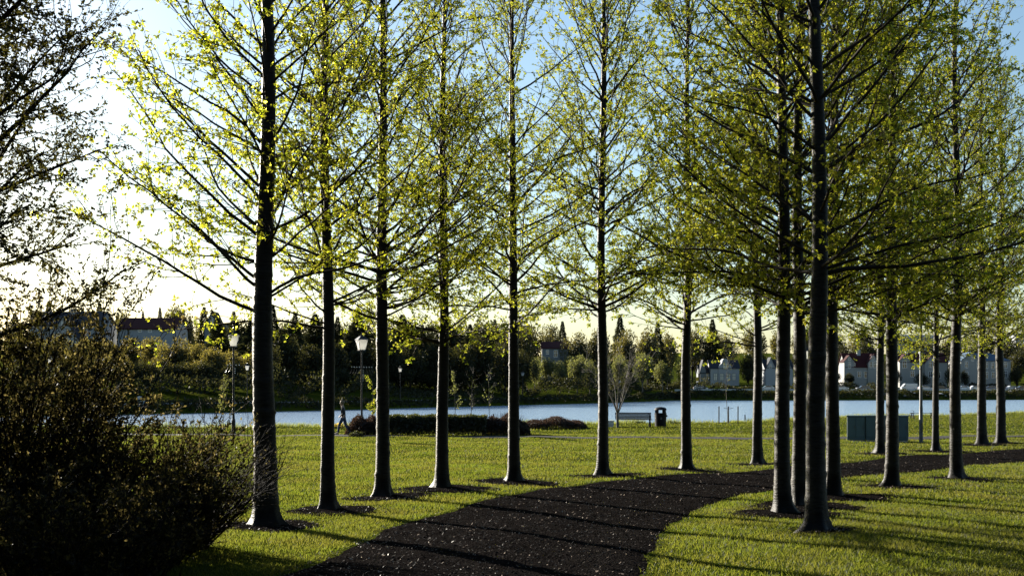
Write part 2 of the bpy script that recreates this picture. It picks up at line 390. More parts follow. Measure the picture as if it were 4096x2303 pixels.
def trunk_mesh(rs, axis, rfun, H_, sides=16, knots=True, flare=1.0):
    zs = np.concatenate([np.linspace(-0.12, .5, 12), np.linspace(.58, 5.5, 84), np.linspace(5.7, H_, 40)])
    th = np.arange(sides)*2*np.pi/sides
    ph = rs.uniform(0, 6.28, 6); lobes = rs.randint(4, 7)
    ks = []
    z = .5
    while z < 5.6: ks.append((z, rs.uniform(0,6.28), rs.uniform(.07,.17))); z += rs.uniform(.16,.5)
    v = np.zeros((len(zs), sides, 3))
    for i, z in enumerate(zs):
        r = rfun(z)
        fl = (np.exp(-max(z,0)/0.09)+.35*np.exp(-max(z,0)/.28))*flare
        rr = r*(1+0.03*np.sin(3*th+ph[0]+z)+0.02*np.sin(5*th+ph[1]-2*z)) + 0.17*fl*(0.22+0.9*np.abs(np.sin(lobes*.5*th+ph[2]))**2.2*(.7+.5*np.sin(th+ph[3])))+0.02*np.exp(-max(z,0)/.5)
        if knots:
            for kz, ka, kr in ks:
                if abs(z-kz) < .12:
                    rr = rr+r*kr*np.exp(-((z-kz)/.035)**2)*(0.5+0.5*np.cos(th-ka))**1.0
        rr = rr*(1+rs.normal(0,.012,sides))
        c = axis(z); v[i,:,0] = c[0]+rr*np.cos(th); v[i,:,1] = c[1]+rr*np.sin(th); v[i,:,2] = z
    i = np.arange(len(zs)*sides).reshape(len(zs), sides); j = np.roll(i,-1,1)
    q = np.stack([i[:-1], j[:-1], j[1:], i[1:]], -1).reshape(-1,4)
    return mesh_np('trunk', v.reshape(-1,3), [q], True)

def poplar_meshes(seed, H_=14.5, cb=3.9, R=3.3, r0=0.145, nl=50, forced=(), dens=1.0, leafsize=1.0, lean=0.0):
    rs = np.random.RandomState(seed)
    a1, a2, p1, p2 = rs.uniform(.02,.05), rs.uniform(.02,.05), rs.uniform(0,6), rs.uniform(0,6)
    def axis(z):
        w = min(1, max(z,0)/3.0)
        return np.array([a1*w*math.sin(z*.7+p1)+lean*max(z,0), a2*w*math.sin(z*.6+p2)])
    def rfun(z):
        t = max(0, min(1, z/H_)); return r0*((1-t)**0.85)*(1.0)+0.008
    trunk = trunk_mesh(rs, axis, rfun, H_)
    # limbs
    zt = cb+(H_-.5-cb)*np.sort(rs.uniform(0,1,nl)**1.05); az = np.arange(nl)*2.4+rs.normal(0,.35,nl)
    rel = (zt-cb)/(H_-cb)
    Ls = R*(1-rel)**0.62*rs.uniform(.72,1.12,nl)+.35
    el = np.radians(20+42*np.clip(rel*1.4,0,1)+rs.normal(0,9,nl))
    low = [(cb+.6*rs.uniform(), rs.uniform(0,6.28), R*rs.uniform(.5,.8), rs.uniform(4,18)) for _ in range(4)] if not forced else []
    for (fz, fa, fl, fe) in list(forced)+low:
        zt = np.append(zt, fz); az = np.append(az, fa); Ls = np.append(Ls, fl); el = np.append(el, math.radians(fe)); rel = np.append(rel, (fz-cb)/(H_-cb))
    n = len(zt)
    p0 = np.array([[*axis(z), z] for z in zt]); d0 = np.stack([np.cos(az)*np.cos(el), np.sin(az)*np.cos(el), np.sin(el)], -1)
    limb = grow(rs, p0, d0, Ls*1.12, 11, up=0.03, jit=0.10)
    rad0 = np.minimum(0.007+0.0074*Ls, np.array([rfun(z)*.7 for z in zt]))
    lr = rad0[:,None]*np.linspace(1,.2,11)[None]+.002
    # secondary twigs
    cnt = np.maximum(2, (Ls*5.4*dens).astype(int)); idx = np.repeat(np.arange(n), cnt); t = rs.uniform(.12,1,len(idx))
    pos, tan = sample(limb, idx, t)
    L2 = (0.22+0.36*Ls[idx]*(1-.65*t))*rs.uniform(.6,1.3,len(idx))
    sec = grow(rs, pos, sidedirs(rs, tan, np.radians(rs.uniform(28,62,len(idx))), .55), L2, 5, up=0.06, jit=0.13)
    sr = (0.0035+0.0035*L2)[:,None]*np.linspace(1,.35,5)[None]+.0012
    # tertiary twigs
    cnt = np.maximum(1, (L2*3.4).astype(int)); id2 = np.repeat(np.arange(len(idx)), cnt); t = rs.uniform(.2,1,len(id2))
    pos, tan = sample(sec, id2, t)
    L3 = rs.uniform(.10,.34,len(id2))
    ter = grow(rs, pos, sidedirs(rs, tan, np.radians(rs.uniform(25,65,len(id2))), .8), L3, 3, up=0.08, jit=0.12)
    tr_ = np.full((len(id2),3), .0024)*np.array([1,.8,.5])
    wood = join([tubes(limb, lr, 5), tubes(sec, sr, 3), tubes(ter, tr_, 3)])
    limbs = mesh_np('limbs', wood[0], [wood[1]], True)
    # leaf clusters
    cp, ct = [], []
    for src, per, Lx in ((sec, 5.6, L2), (ter, 6.0, L3)):
        c = np.maximum(1, np.rint(Lx*per*dens+rs.uniform(-.4,.4,len(Lx)))).astype(int); ix = np.repeat(np.arange(len(Lx)), c)
        p, tg = sample(src, ix, rs.uniform(.25,1.0,len(ix))); cp.append(p); ct.append(tg)
    p, tg = sample(limb, np.repeat(np.arange(n),4), rs.uniform(.25,1,n*4)); cp.append(p); ct.append(tg)
    cp = np.concatenate(cp); ct = np.concatenate(ct); keep = rs.uniform(0,1,len(cp)) < .72; cp, ct = cp[keep], ct[keep]
    per = rs.randint(3,6,len(cp)); ix = np.repeat(np.arange(len(cp)), per)
    d = unit(rs.normal(0,1,(len(ix),3))+ct[ix]*.5); sz = np.repeat(rs.uniform(.65,1.2,len(cp)), per)
    lv, lf = leaves(rs, cp[ix]+d*0.012, d, .078*leafsize*sz, .052*leafsize*sz, droop=.35)
    return trunk, limbs, mesh_np('crown', lv, [lf])

def stand(name, label, cat, meshes, mats, names, loc, rz=0, scale=1.0, group=None, stuff=(2,)):
    t = thing(name, label, cat, loc, rz, group); t.scale = (scale,)*3 if not hasattr(scale,'__len__') else scale
    for i, (me, m, nm) in enumerate(zip(meshes, mats, names)):
        o = obj(nm, me, m, t)
        if i in stuff: o['kind'] = 'stuff'
    return t

# the rows: (pixel of the base, trunk diameter in photo pixels)
ROWA = [(1062,2097,84),(1312,2037,50),(1530,1986,50),(1768,1960,45),(2055,1926,42),(2410,1900,39),(2745,1880,37),(3030,1857,35),(3522,1817,30),(3742,1803,24),(3927,1781,32),(4002,1774,32)]
ROWB = [(3266,2132,72),(3130,2058,57),(3196,2026,52),(3333,1985,50),(3568,1946,46),(3825,1913,41)]
ordn = ['first','second','third','fourth','fifth','sixth','seventh','eighth','ninth','tenth','eleventh','twelfth']
A1_forced = [(3.95, math.pi-.05, 4.0, 20),(4.35, math.pi+.25, 3.4, 38),(4.5, math.pi-.35, 3.6, 34),(5.3, math.pi, 3.7, 40),(6.2, math.pi+.1, 3.3, 44),(7.0, math.pi-.1, 3.2, 48),(4.9, .1, 2.6, 38),(5.9,-.1,2.6,42),(4.2,.3,2.2,30)]
B1_forced = [(4.15, .12, 4.3, 12),(4.9, math.pi-.1, 2.6, 42),(5.8, .1, 3.8, 32),(6.6, math.pi, 3.0, 45),(7.4, -.1, 3.5, 38)]
pmats = (M['bark'], M['twig'], M['leaf']); pnames = ('trunk','limbs','crown')
variants = [poplar_meshes(100+i, cb=3.7+.16*(i%4), R=3.0+.14*(i%4), nl=80+5*(i%3), dens=(.92,1.0,1.06)[i%3], leafsize=1.0, lean=(.006,-.005,.002,-.007,.004,0)[i], H_=15.8+.35*(i%4)) for i in range(6)]
dense = [poplar_meshes(140+i, H_=15.6+.4*i, cb=3.8+.15*i, R=3.0+.1*i, nl=74, dens=.98, leafsize=1.08) for i in range(2)]
TREES = []
def plant(px, py, wpx, label, group, meshes, rz, sc_=1.0):
    x, y = G(px, py); s = wpx/F*y/0.27      # trunk width relative to the model's
    t = stand('poplar_tree', label, 'tree', meshes, pmats, pnames, (x, y, H(x,y)), rz, (sc_,)*3, group)
    for c in t.children:
        if c.name.startswith('trunk'): c.scale = (s/sc_, s/sc_, 1.0)
    TREES.append((x, y)); return t
_r = random.Random(3)
for i, (px, py, w) in enumerate(ROWA):
    me = poplar_meshes(51, H_=16.0, cb=4.1, R=3.1, forced=A1_forced, nl=68, dens=1.05, leafsize=1.05) if i == 0 else variants[(i*5+1) % 6]
    lab = 'thick-trunked young poplar next to the dark willow bush, first of the lawn-side row' if i == 0 else f'slender young poplar, {ordn[i]} from the willow bush in the lawn-side row'
    plant(px, py, w, lab, 'poplars on the lawn side of the bark path', me, 0 if i == 0 else _r.uniform(0,6.28), _r.uniform(.90,1.07))
for i, (px, py, w) in enumerate(ROWB):
    me = poplar_meshes(77, H_=16.0, cb=4.2, R=3.1, forced=B1_forced, nl=76, dens=1.0, leafsize=1.1) if i == 0 else dense[i % 2]
    lab = 'flare-footed poplar standing in grass without mulch, first of the row right of the path' if i == 0 else f'young poplar in a mulch ring, {ordn[i]} along the row right of the bark path'
    plant(px, py, w, lab, 'poplars on the inner bend of the bark path', me, 0 if i == 0 else _r.uniform(0,6.28), _r.uniform(.96,1.05))

# mulch rings under the trees
def ring_mesh(rs, x, y, r):
    n, k = 28, 6; th = np.arange(n)*2*np.pi/n; w = 1+.16*np.sin(2*th+rs.uniform(0,6))+.1*np.sin(5*th+rs.uniform(0,6))+rs.normal(0,.04,n)
    v = [(x, y, H(x,y)+.05)]
    for j in range(1, k+1):
        rr = r*w*j/k; xx = x+rr*np.cos(th)*1.15; yy = y+rr*np.sin(th); zz = terrain(xx, yy)+.045*(1-j/k)+.012-(.05 if j == k else 0)
        v += list(zip(xx, yy, zz))
    f3 = [(0, 1+a, 1+(a+1)%n) for a in range(n)]
    f4 = [(1+(j-1)*n+a, 1+j*n+a, 1+j*n+(a+1)%n, 1+(j-1)*n+(a+1)%n) for j in range(1, k) for a in range(n)]
    return mesh_np('mulch_ring', np.array(v), [np.array(f3), np.array(f4)], True)
rs = np.random.RandomState(5)
RINGS = []
for i, (x, y) in enumerate(TREES):
    r = rs.uniform(.85,1.15) if i != len(ROWA) else .45
    RINGS.append((x+.1, y-.05, r))
    tag(obj('mulch_ring', ring_mesh(rs, x+.1, y-.05, r), M['mulch']), 'ring of dark bark mulch round the foot of a poplar', kind='structure')

# ------------------------------------------------------------------ grass blades and wood chips
def scatter_zone(rs, d0, d1, n):
    d = np.sqrt(rs.uniform(d0*d0, d1*d1, n)); x = rs.uniform(-1,1,n)*(0.475*d+2.0); return x, d
def blades(rs, x, y, h, w, lean=.45):
    n = len(x); z = terrain(x, y)-.005; a = rs.uniform(0, 2*np.pi, n); hh = h*rs.uniform(.55,1.35,n); ww = w*rs.uniform(.7,1.3,n)
    lx, ly = rs.normal(0,lean,n)*hh, rs.normal(0,lean,n)*hh
    v = np.stack([np.stack([x-np.cos(a)*ww, y-np.sin(a)*ww, z],-1), np.stack([x+np.cos(a)*ww, y+np.sin(a)*ww, z],-1), np.stack([x+lx, y+ly, z+hh],-1)], 1).reshape(-1,3)
    return v, np.arange(n*3).reshape(-1,3)
def keepgrass(rs, x, y):
    jx, jy = x+rs.normal(0,.09,len(x)), y+rs.normal(0,.09,len(x))
    k_ = ~in_poly(jx, jy, path_poly)
    for (rx, ry, r) in RINGS: k_ &= ((jx-rx)/1.12)**2+(jy-ry)**2 > (r*.9)**2*rs.uniform(.75,1.1,len(x))
    wy = np.interp(x, WALK[:,0], WALK[:,1]); k_ &= np.abs(y-wy) > .92+.12*np.sin(x*3)
    k_ &= y < near_shore(x)+.3
    return k_
gp = []
for (d0, d1, n, h, w) in ((12.5, 24, 220000, .050, .0065), (24, 38, 170000, .055, .009), (38, 62, 190000, .055, .0115), (62, 118, 110000, .062, .02)):
    x, y = scatter_zone(rs, d0, d1, n); k_ = keepgrass(rs, x, y); x, y = x[k_], y[k_]
    cl = np.sin(x*1.9+np.sin(y*1.3)*2)*np.sin(y*2.3+np.sin(x*.9)*2)
    gp.append(blades(rs, x, y, h*(1+.35*cl), w))
gv, gf = join(gp)
tag(obj('lawn_grass', mesh_np('lawn_grass', gv, [gf]), M['grass']), 'short sunlit green grass covering the park lawn', 'grass', kind='stuff')

def chips(rs, x, y, zoff):
    n = len(x); z = terrain(x, y)+zoff+rs.uniform(0,.012,n); a = rs.uniform(0,6.28,n); l = rs.uniform(.007,.024,n); w = rs.uniform(.003,.009,n)
    u = np.stack([np.cos(a), np.sin(a), rs.normal(0,.3,n)], -1); s = np.stack([-np.sin(a), np.cos(a), rs.normal(0,.45,n)], -1); c = np.stack([x,y,z],-1)
    v = np.stack([c-u*l[:,None]-s*w[:,None], c+u*l[:,None]-s*w[:,None], c+u*l[:,None]*.8+s*w[:,None], c-u*l[:,None]*.9+s*w[:,None]], 1).reshape(-1,3)
    return v, np.arange(n*4).reshape(-1,4)
x, y = scatter_zone(rs, 12.5, 54, 300000); k_ = in_poly(x+rs.normal(0,.06,len(x)), y+rs.normal(0,.05,len(x)), path_poly) & (rs.uniform(0,1,len(x)) < np.clip(18/y,.25,1)); x, y = x[k_], y[k_]
cpz = [chips(rs, x, y, .028)]
for (rx, ry, r) in RINGS:
    n = 700; a = rs.uniform(0,6.28,n); q_ = r*np.sqrt(rs.uniform(0,1.15,n)); cpz.append(chips(rs, rx+q_*np.cos(a)*1.15, ry+q_*np.sin(a), .035))
cv, cf = join(cpz)
def chip_material():
    m, nt, out = nmat('wood_chip'); b = N(nt, 'ShaderNodeBsdfPrincipled', Roughness=0.5)
    b.inputs['Specular IOR Level'].default_value = 0.04
    ge = N(nt, 'ShaderNodeNewGeometry')
    r = ramp(nt, ge.outputs['Random Per Island'], [(0,(.008,.005,.004)),(.6,(.013,.0108,.0098)),(.86,(.03,.023,.019)),(.95,(.22,.17,.135)),(1,(.42,.35,.28))])
    r.color_ramp.interpolation = 'LINEAR'
    nt.links.new(r.outputs[0], b.inputs['Base Color']); nt.links.new(b.outputs[0], out.inputs['Surface']); return m
tag(obj('wood_chips', mesh_np('wood_chips', cv, [cf]), chip_material()), 'scattered wood chips on the bark path and mulch rings', 'wood chips', kind='stuff')

# ------------------------------------------------------------------ background trees
def blob_points(rs, n, lobes=7, flat=1.0):
    """points through an uneven crown of unit radius, base at z=0, height 2"""
    c = unit(rs.normal(0,1,(lobes,3)))*rs.uniform(.15,.62,(lobes,1)); c[:,2] = np.abs(c[:,2])*.9-.15; r = rs.uniform(.34,.58,lobes)
    ix = rs.randint(0, lobes, n); p = unit(rs.normal(0,1,(n,3)))*(rs.uniform(.35,1,(n,1))**.6)*r[ix][:,None]+c[ix]
    lowp = p[:,2] < 0; p[lowp,2] *= .9
    p[:,2] = p[:,2]*flat+1.0; return p
def cards(rs, pos, size, asp=.7):
    d = unit(rs.normal(0,1,pos.shape)); return leaves(rs, pos, d, size, size*asp, droop=.2, fold=.15)
def broadleaf(seed, n=3400, size=.085):
    rs = np.random.RandomState(seed); p = blob_points(rs, n, 9); lv, lf = cards(rs, p, size)
    nb = 14; a = rs.uniform(0,6.28,nb)
    br = grow(rs, np.tile([0,0,.35],(nb,1)), np.stack([np.cos(a)*.7, np.sin(a)*.7, np.ones(nb)],-1), rs.uniform(.7,1.2,nb), 5, .05, .12)
    w1 = tubes(np.array([[[0,0,-.1],[.02,0,.2],[0,.02,.45],[.02,0,.9]]], float), np.array([[.06,.05,.042,.02]]), 7)
    w2 = tubes(br, np.linspace(.026,.005,5)[None]*np.ones((nb,1)), 4)
    wv = join([w1, w2]); return mesh_np('trunk', wv[0], [wv[1]], True), mesh_np('crown', lv, [lf])
def spruce(seed, n=4200):
    """unit height 1, radius about .2"""
    rs = np.random.RandomState(seed); tiers = 26
    z = rs.uniform(.06,1,n)**1.0; z = (np.floor(z*tiers)+rs.uniform(0,1.0,n)**1.3)/tiers
    rmax = .21*(1-z)**1.05*(1+.25*np.sin(z*tiers*2.1+rs.uniform(0,6)))+.006
    nb = 9; a = (rs.randint(0,nb,n)+np.floor(z*tiers)*.37)*2*np.pi/nb+rs.normal(0,.16,n); r = rmax*np.sqrt(rs.uniform(.02,1,n))
    p = np.stack([r*np.cos(a), r*np.sin(a), z-.25*r+.02], -1); d = np.stack([np.cos(a), np.sin(a), -.25+rs.normal(0,.3,n)], -1)+rs.normal(0,.35,(n,3))
    k_ = .35+.65*np.clip((1-z)*1.6,0,1); lv, lf = leaves(rs, p, d, .058*k_, .022*k_, droop=.1, fold=.2)
    w = tubes(np.array([[[0,0,-.04],[0,0,.3],[0,0,.7],[0,0,1.0]]], float), np.array([[.014,.011,.006,.001]]), 7)
    return mesh_np('trunk', w[0], [w[1]], True), mesh_np('crown', lv, [lf])
BV = [broadleaf(200+i) for i in range(5)]; SV = [spruce(300+i) for i in range(4)]
def recolor(vs_, mat, tr=M['dark_bark']):
    out = []
    for t, c in vs_:
        t2 = t.copy(); c2 = c.copy(); t2.materials.clear(); c2.materials.clear(); t2.materials.append(tr); c2.materials.append(mat); out.append((t2, c2))
    return out
KIND = {'spruce': recolor(SV, M['spruce']), 'dark': recolor(BV, M['dark_leaf']), 'gold': recolor(BV, M['gold_leaf']), 'pale': recolor(BV[:3], M['pale_leaf'], M['pale_bark']),
        'dull': recolor(BV, M['tree_leaf'])}
_bt = random.Random(11)
def far_tree(kind, px, top, d, wpx, label, group):
    """a tree whose crown is wpx wide and whose tip stands at photo row `top`, standing on the terrain at distance d"""
    p = P(px, top, d); x = p.x; zb = H(x, d); h = p.z-zb; w = wpx/F*d
    t_, c_ = _bt.choice(KIND[kind])
    rz = _bt.uniform(0, 6.28)
    sxy, sz = (w*_bt.uniform(1.0,1.6)/.42, h*_bt.uniform(.93,1.03)) if kind == 'spruce' else (w/1.75, h/1.68)
    stand('spruce_tree' if kind == 'spruce' else 'broadleaf_tree', label, 'tree', (t_, c_), (None, None), ('trunk','crown'), (x, d, zb), rz, (sxy, sxy, sz), group, stuff=(1,))
# lit hedge-like wood on the far left shore
for px, top, d, w in [(60,1330,168,150),(150,1345,160,150),(230,1335,175,140),(330,1350,170,150),(430,1352,182,150),(520,1356,178,150),(610,1352,186,150),(700,1356,180,150),(775,1372,186,140),(850,1385,180,130),(930,1398,186,130),(1000,1410,190,120),
                      (290,1400,158,130),(470,1410,162,140),(640,1425,168,140),(800,1440,172,130)]:
    far_tree('gold', px, top, d, w, *(('smaller golden-green tree in front of the leafy belt on the far left shore', 'front row of golden trees') if d < 173 and top >= 1400 else ('round golden-green tree of the leafy belt below the far left roofs', 'golden trees on the far left shore')))
for px, top, d, w in [(110,1440,150,150),(240,1446,152,150),(370,1438,154,150),(480,1445,157,150),(590,1440,160,160),(710,1446,166,150),(820,1440,170,150),(930,1448,175,150),(1050,1440,184,150)]:  # dark leaf colour stands in for the shade below the golden crowns
    far_tree('dark', px, top, d, w, 'low tree coloured dark for the shaded foot of the golden trees across the lake', 'shaded trees at the edge of the far left wood')
# dark wood in the middle of the far shore
for px, top, d, w in [(870,1268,205,120),(935,1236,212,130),(1010,1262,208,120),(1090,1225,215,140),(1180,1262,212,120),(1260,1240,220,140),(1350,1268,216,120),(1430,1255,222,140),(1520,1285,225,110),(1610,1270,232,130),(1690,1292,236,110),(1790,1262,242,130),(1880,1290,246,120)]:
    far_tree('spruce', px, top, d, w, 'tall dark spruce in the black wood behind the lamps across the lake', 'dark spruces of the far wood')
for px, top, d, w in [(1050,1360,196,150),(1150,1340,200,150),(1240,1380,202,150),(1330,1350,206,150),(1440,1370,210,150),(1540,1340,214,150),(1640,1380,218,150),(1740,1350,226,150),(1840,1370,232,150),(1930,1345,240,150),(2020,1375,246,140),(2090,1400,252,110),
                      (1120,1470,190,140),(1230,1480,194,140),(1350,1470,200,140),(1480,1475,206,140),(1600,1470,214,140),(1720,1480,222,140),(1840,1475,230,140),(1950,1490,240,130),(2060,1495,250,130)]:
    far_tree('dark', px, top, d, w, *(('low dark tree at the water-side foot of the black wood', 'low trees at the foot of the far wood') if top >= 1465 else ('dark broadleaf tree standing before the spruces of the black wood', 'dark broadleaf trees of the far wood')))
for px, top, d, w in [(905,1290,222,150),(985,1278,224,160),(1065,1285,226,150),(1140,1268,228,170),(1220,1290,230,150),(1310,1275,232,170),(1395,1290,236,160),(1480,1272,240,170),(1570,1290,244,160),(1655,1275,250,170),(1745,1292,256,150),(1830,1280,262,170),(1925,1275,268,160),(2040,1290,282,150),(2110,1310,336,140)]:
    far_tree('dark', px, top, d, w, 'tall dark round-headed tree filling the skyline of the black wood', 'tall round trees of the far wood')
# skyline conifers behind the left roofs
for px, top, d, w in [(60,1240,290,70),(130,1235,300,60),(195,1208,285,80),(330,1228,300,60),(398,1212,280,85),(470,1250,300,50),(572,1233,300,60),(640,1237,310,45),(816,1229,290,80),(760,1262,300,50)]:
    far_tree('spruce', px, top, d, w, 'spruce on the skyline behind the far roofs on the left shore', 'skyline spruces behind the left roofs')
for px, top, d, w in [(500,1240,270,90),(705,1216,265,110),(745,1240,262,90)]:
    far_tree('dull', px, top, d, w, 'thin hazy broadleaf tree rising beside the red roof across the lake', 'thin trees beside the red roof')
# middle-right: lighter small trees
for px, top, d, w in [(2180,1424,300,100),(2232,1440,306,90),(2272,1426,302,90),(2140,1430,262,70),(2240,1462,268,60),(2310,1420,275,80),(2360,1440,282,70),(2420,1430,290,80),(2480,1420,300,90),(2570,1405,310,100),(2650,1440,330,90),(2730,1430,340,80)]:
    far_tree('pale', px, top, d, w, 'small pale green tree in the gardens between the dark wood and the white houses', 'pale garden trees across the lake')
for px, top, d, w in [(2000,1300,300,120),(2090,1275,310,130),(2200,1300,348,130),(2300,1330,330,120),(2400,1300,340,120),(2500,1320,350,120),(2590,1300,360,120),(2680,1330,400,120),(2770,1310,420,120),(2870,1330,440,110)]:
    far_tree('dull', px, top, d, w, 'olive broadleaf tree behind the lakeside gardens', 'olive trees behind the gardens')
for px, top, d, w in [(1980,1272,330,70),(2080,1258,340,80),(2250,1276,350,80),(2395,1285,350,70),(2480,1262,360,90),(2630,1278,380,80),(2850,1282,420,90)]:
    far_tree('spruce', px, top, d, w, 'spruce on the skyline above the lakeside gardens', 'skyline spruces above the gardens')
# right: trees round the white houses
for px, top, d, w in [(2790,1420,440,90),(2990,1420,430,100),(3040,1395,445,100),(3200,1400,440,110),(3300,1405,438,110),(3370,1380,450,110),(3560,1420,430,90),(3800,1420,432,80),(4070,1400,430,110),(4150,1390,435,110),(3470,1360,470,120),(3640,1400,470,110),(3760,1380,480,120),(3900,1385,475,120),(4020,1370,480,120)]:
    far_tree('dark', px, top, d, w, 'dark broadleaf tree round the white houses across the lake', 'dark trees among the white houses')
for px, top, d, w in [(2900,1330,520,130),(3010,1300,540,130),(3120,1320,520,130),(3230,1300,540,130),(3340,1320,530,130),(3450,1300,540,130),(3820,1330,560,120),(3930,1310,540,130),(4040,1340,520,130),(4130,1330,530,120)]:
    far_tree('dull', px, top, d, w, 'olive tree on the rise behind the white houses', 'olive trees on the rise behind the houses')
for px, top, d, w in [(2995,1475,396,60),(3340,1480,398,60),(3400,1490,396,50),(3580,1478,396,50),(3690,1490,392,60),(3800,1470,394,60),(3860,1480,392,40),(4065,1460,396,60)]:
    far_tree('dark', px, top, d, w, 'small dark garden tree in front of the white houses', 'garden trees in front of the white houses')

# low growth along the far bank, and garden hedge line behind the far road
def bank_growth(name, x0, x1, o0, o1, n, h, mat, label, seed):
    rs = np.random.RandomState(seed); x = rs.uniform(x0, x1, n); y = far_shore(x)+rs.uniform(o0, o1, n)
    hh = h*(.55+.45*np.sin(x*.55+np.sin(x*.21)*3))*rs.uniform(.3,1,n); p = np.stack([x, y, terrain(x,y)+hh], -1)
    lv, lf = leaves(rs, p, unit(rs.normal(0,1,(n,3))), .5, .3, droop=-.3)
    tag(obj(name, mesh_np(name, lv, [lf]), mat), label, 'undergrowth', kind='stuff')
bank_growth('bank_scrub', -70, 50, .3, 4.5, 10000, 1.0, M['dark_leaf'], 'dark scrub along the water on the far left bank', 21)
bank_growth('bank_scrub', 40, 190, .3, 5.5, 12000, 1.1, M['dark_leaf'], 'dark reeds and scrub along the far right bank', 22)
bank_growth('garden_hedge', 30, 200, 34, 40, 14000, 2.6, M['dark_leaf'], 'dark garden hedge behind the parked cars', 23)
bank_growth('wood_understorey', -75, 60, 12, 36, 26000, 4.2, M['dark_leaf'], 'dark undergrowth below the far wood', 24)
M['stone'] = solid('pale_stone', (.5,.48,.45), 0.8)
st = MB().lathe([(.001,0),(.6,.05),(.75,.25),(.5,.5),(.15,.6)], 7).mesh('shore_stone'); st.materials.append(M['stone'])
rs = np.random.RandomState(31)
for i in range(34):
    x = rs.uniform(88,172); y = float(far_shore(x))+rs.uniform(1.5,6); o = obj('shore_stone', st, None, None, (x, y, H(x,y)+.15), rs.uniform(0,6)); s = rs.uniform(.3,.8)
    o.scale = (s*1.3, s, s*.7); tag(o, 'pale boulder among the scrub on the far right bank', 'stone', 'boulders on the far bank')

# ------------------------------------------------------------------ houses
M['white_wall'] = solid('white_render', (.27,.28,.29), 0.8, var=.06)
M['cream_wall'] = solid('cream_render', (.22,.22,.21), 0.8, var=.06)
M['grey_wall'] = solid('grey_cladding', (.14,.155,.17), 0.8, var=.06)
M['slate'] = solid('slate_roof', (.022,.026,.034), 0.75, spec=.1)
M['blue_roof'] = solid('blue_iron_roof', (.05,.085,.13), 0.7, spec=.15)
M['red_roof'] = solid('red_iron_roof', (.04,.011,.011), 0.8, spec=.1)
M['trim'] = solid('white_trim', (.75,.75,.73), 0.5, var=.03)
M['dark_trim'] = solid('dark_trim', (.03,.035,.04), 0.5)
M['pane'] = solid('window_pane', (.02,.024,.03), 0.08, spec=0.8)
M['pale_pane'] = solid('cream_pane', (.60,.55,.45), 0.7, var=.05)  # pale cream tone for the panes of the curved-gable house
def window(par, x, z, w, h, y=0.0, pane='pane', trim='trim', cross=True):
    f = MB(); t = .09
    f.box(x-w/2-t, x+w/2+t, y-.06, y+.02, z-t, z); f.box(x-w/2-t, x+w/2+t, y-.06, y+.02, z+h, z+h+t)
    f.box(x-w/2-t, x-w/2, y-.06, y+.02, z, z+h); f.box(x+w/2, x+w/2+t, y-.06, y+.02, z, z+h)
    wd = f.build('window', M[trim], par)
    MB().box(x-w/2, x+w/2, y-.012, y+.02, z, z+h).build('pane', M[pane], wd)
    if cross:
        m = MB().box(x-.04, x+.04, y-.04, y-.014, z, z+h); m.box(x-w/2, x-.04, y-.04, y-.014, z+h*.62, z+h*.62+.08); m.box(x+.04, x+w/2, y-.04, y-.014, z+h*.62, z+h*.62+.08)
        m.build('glazing_bar', M[trim], wd)
def gable_roof(x0, x1, y0, y1, ze, zr, ov=.35, th=.16):
    ym = (y0+y1)/2; sl = (zr-ze)/(ym-y0); e0 = ze-ov*sl
    prof = [(y0-ov, e0+.02), (ym, zr+.02), (y1+ov, e0+.02), (y1+ov, e0+.02+th), (ym, zr+.02+th*1.3), (y0-ov, e0+.02+th)]
    n = 6; v = [(x0-ov, y, z) for y, z in prof]+[(x1+ov, y, z) for y, z in prof]
    return v, [tuple(range(n)), tuple(range(2*n-1,n-1,-1))]+[(k,n+k,n+(k+1)%n,(k+1)%n) for k in range(n)]
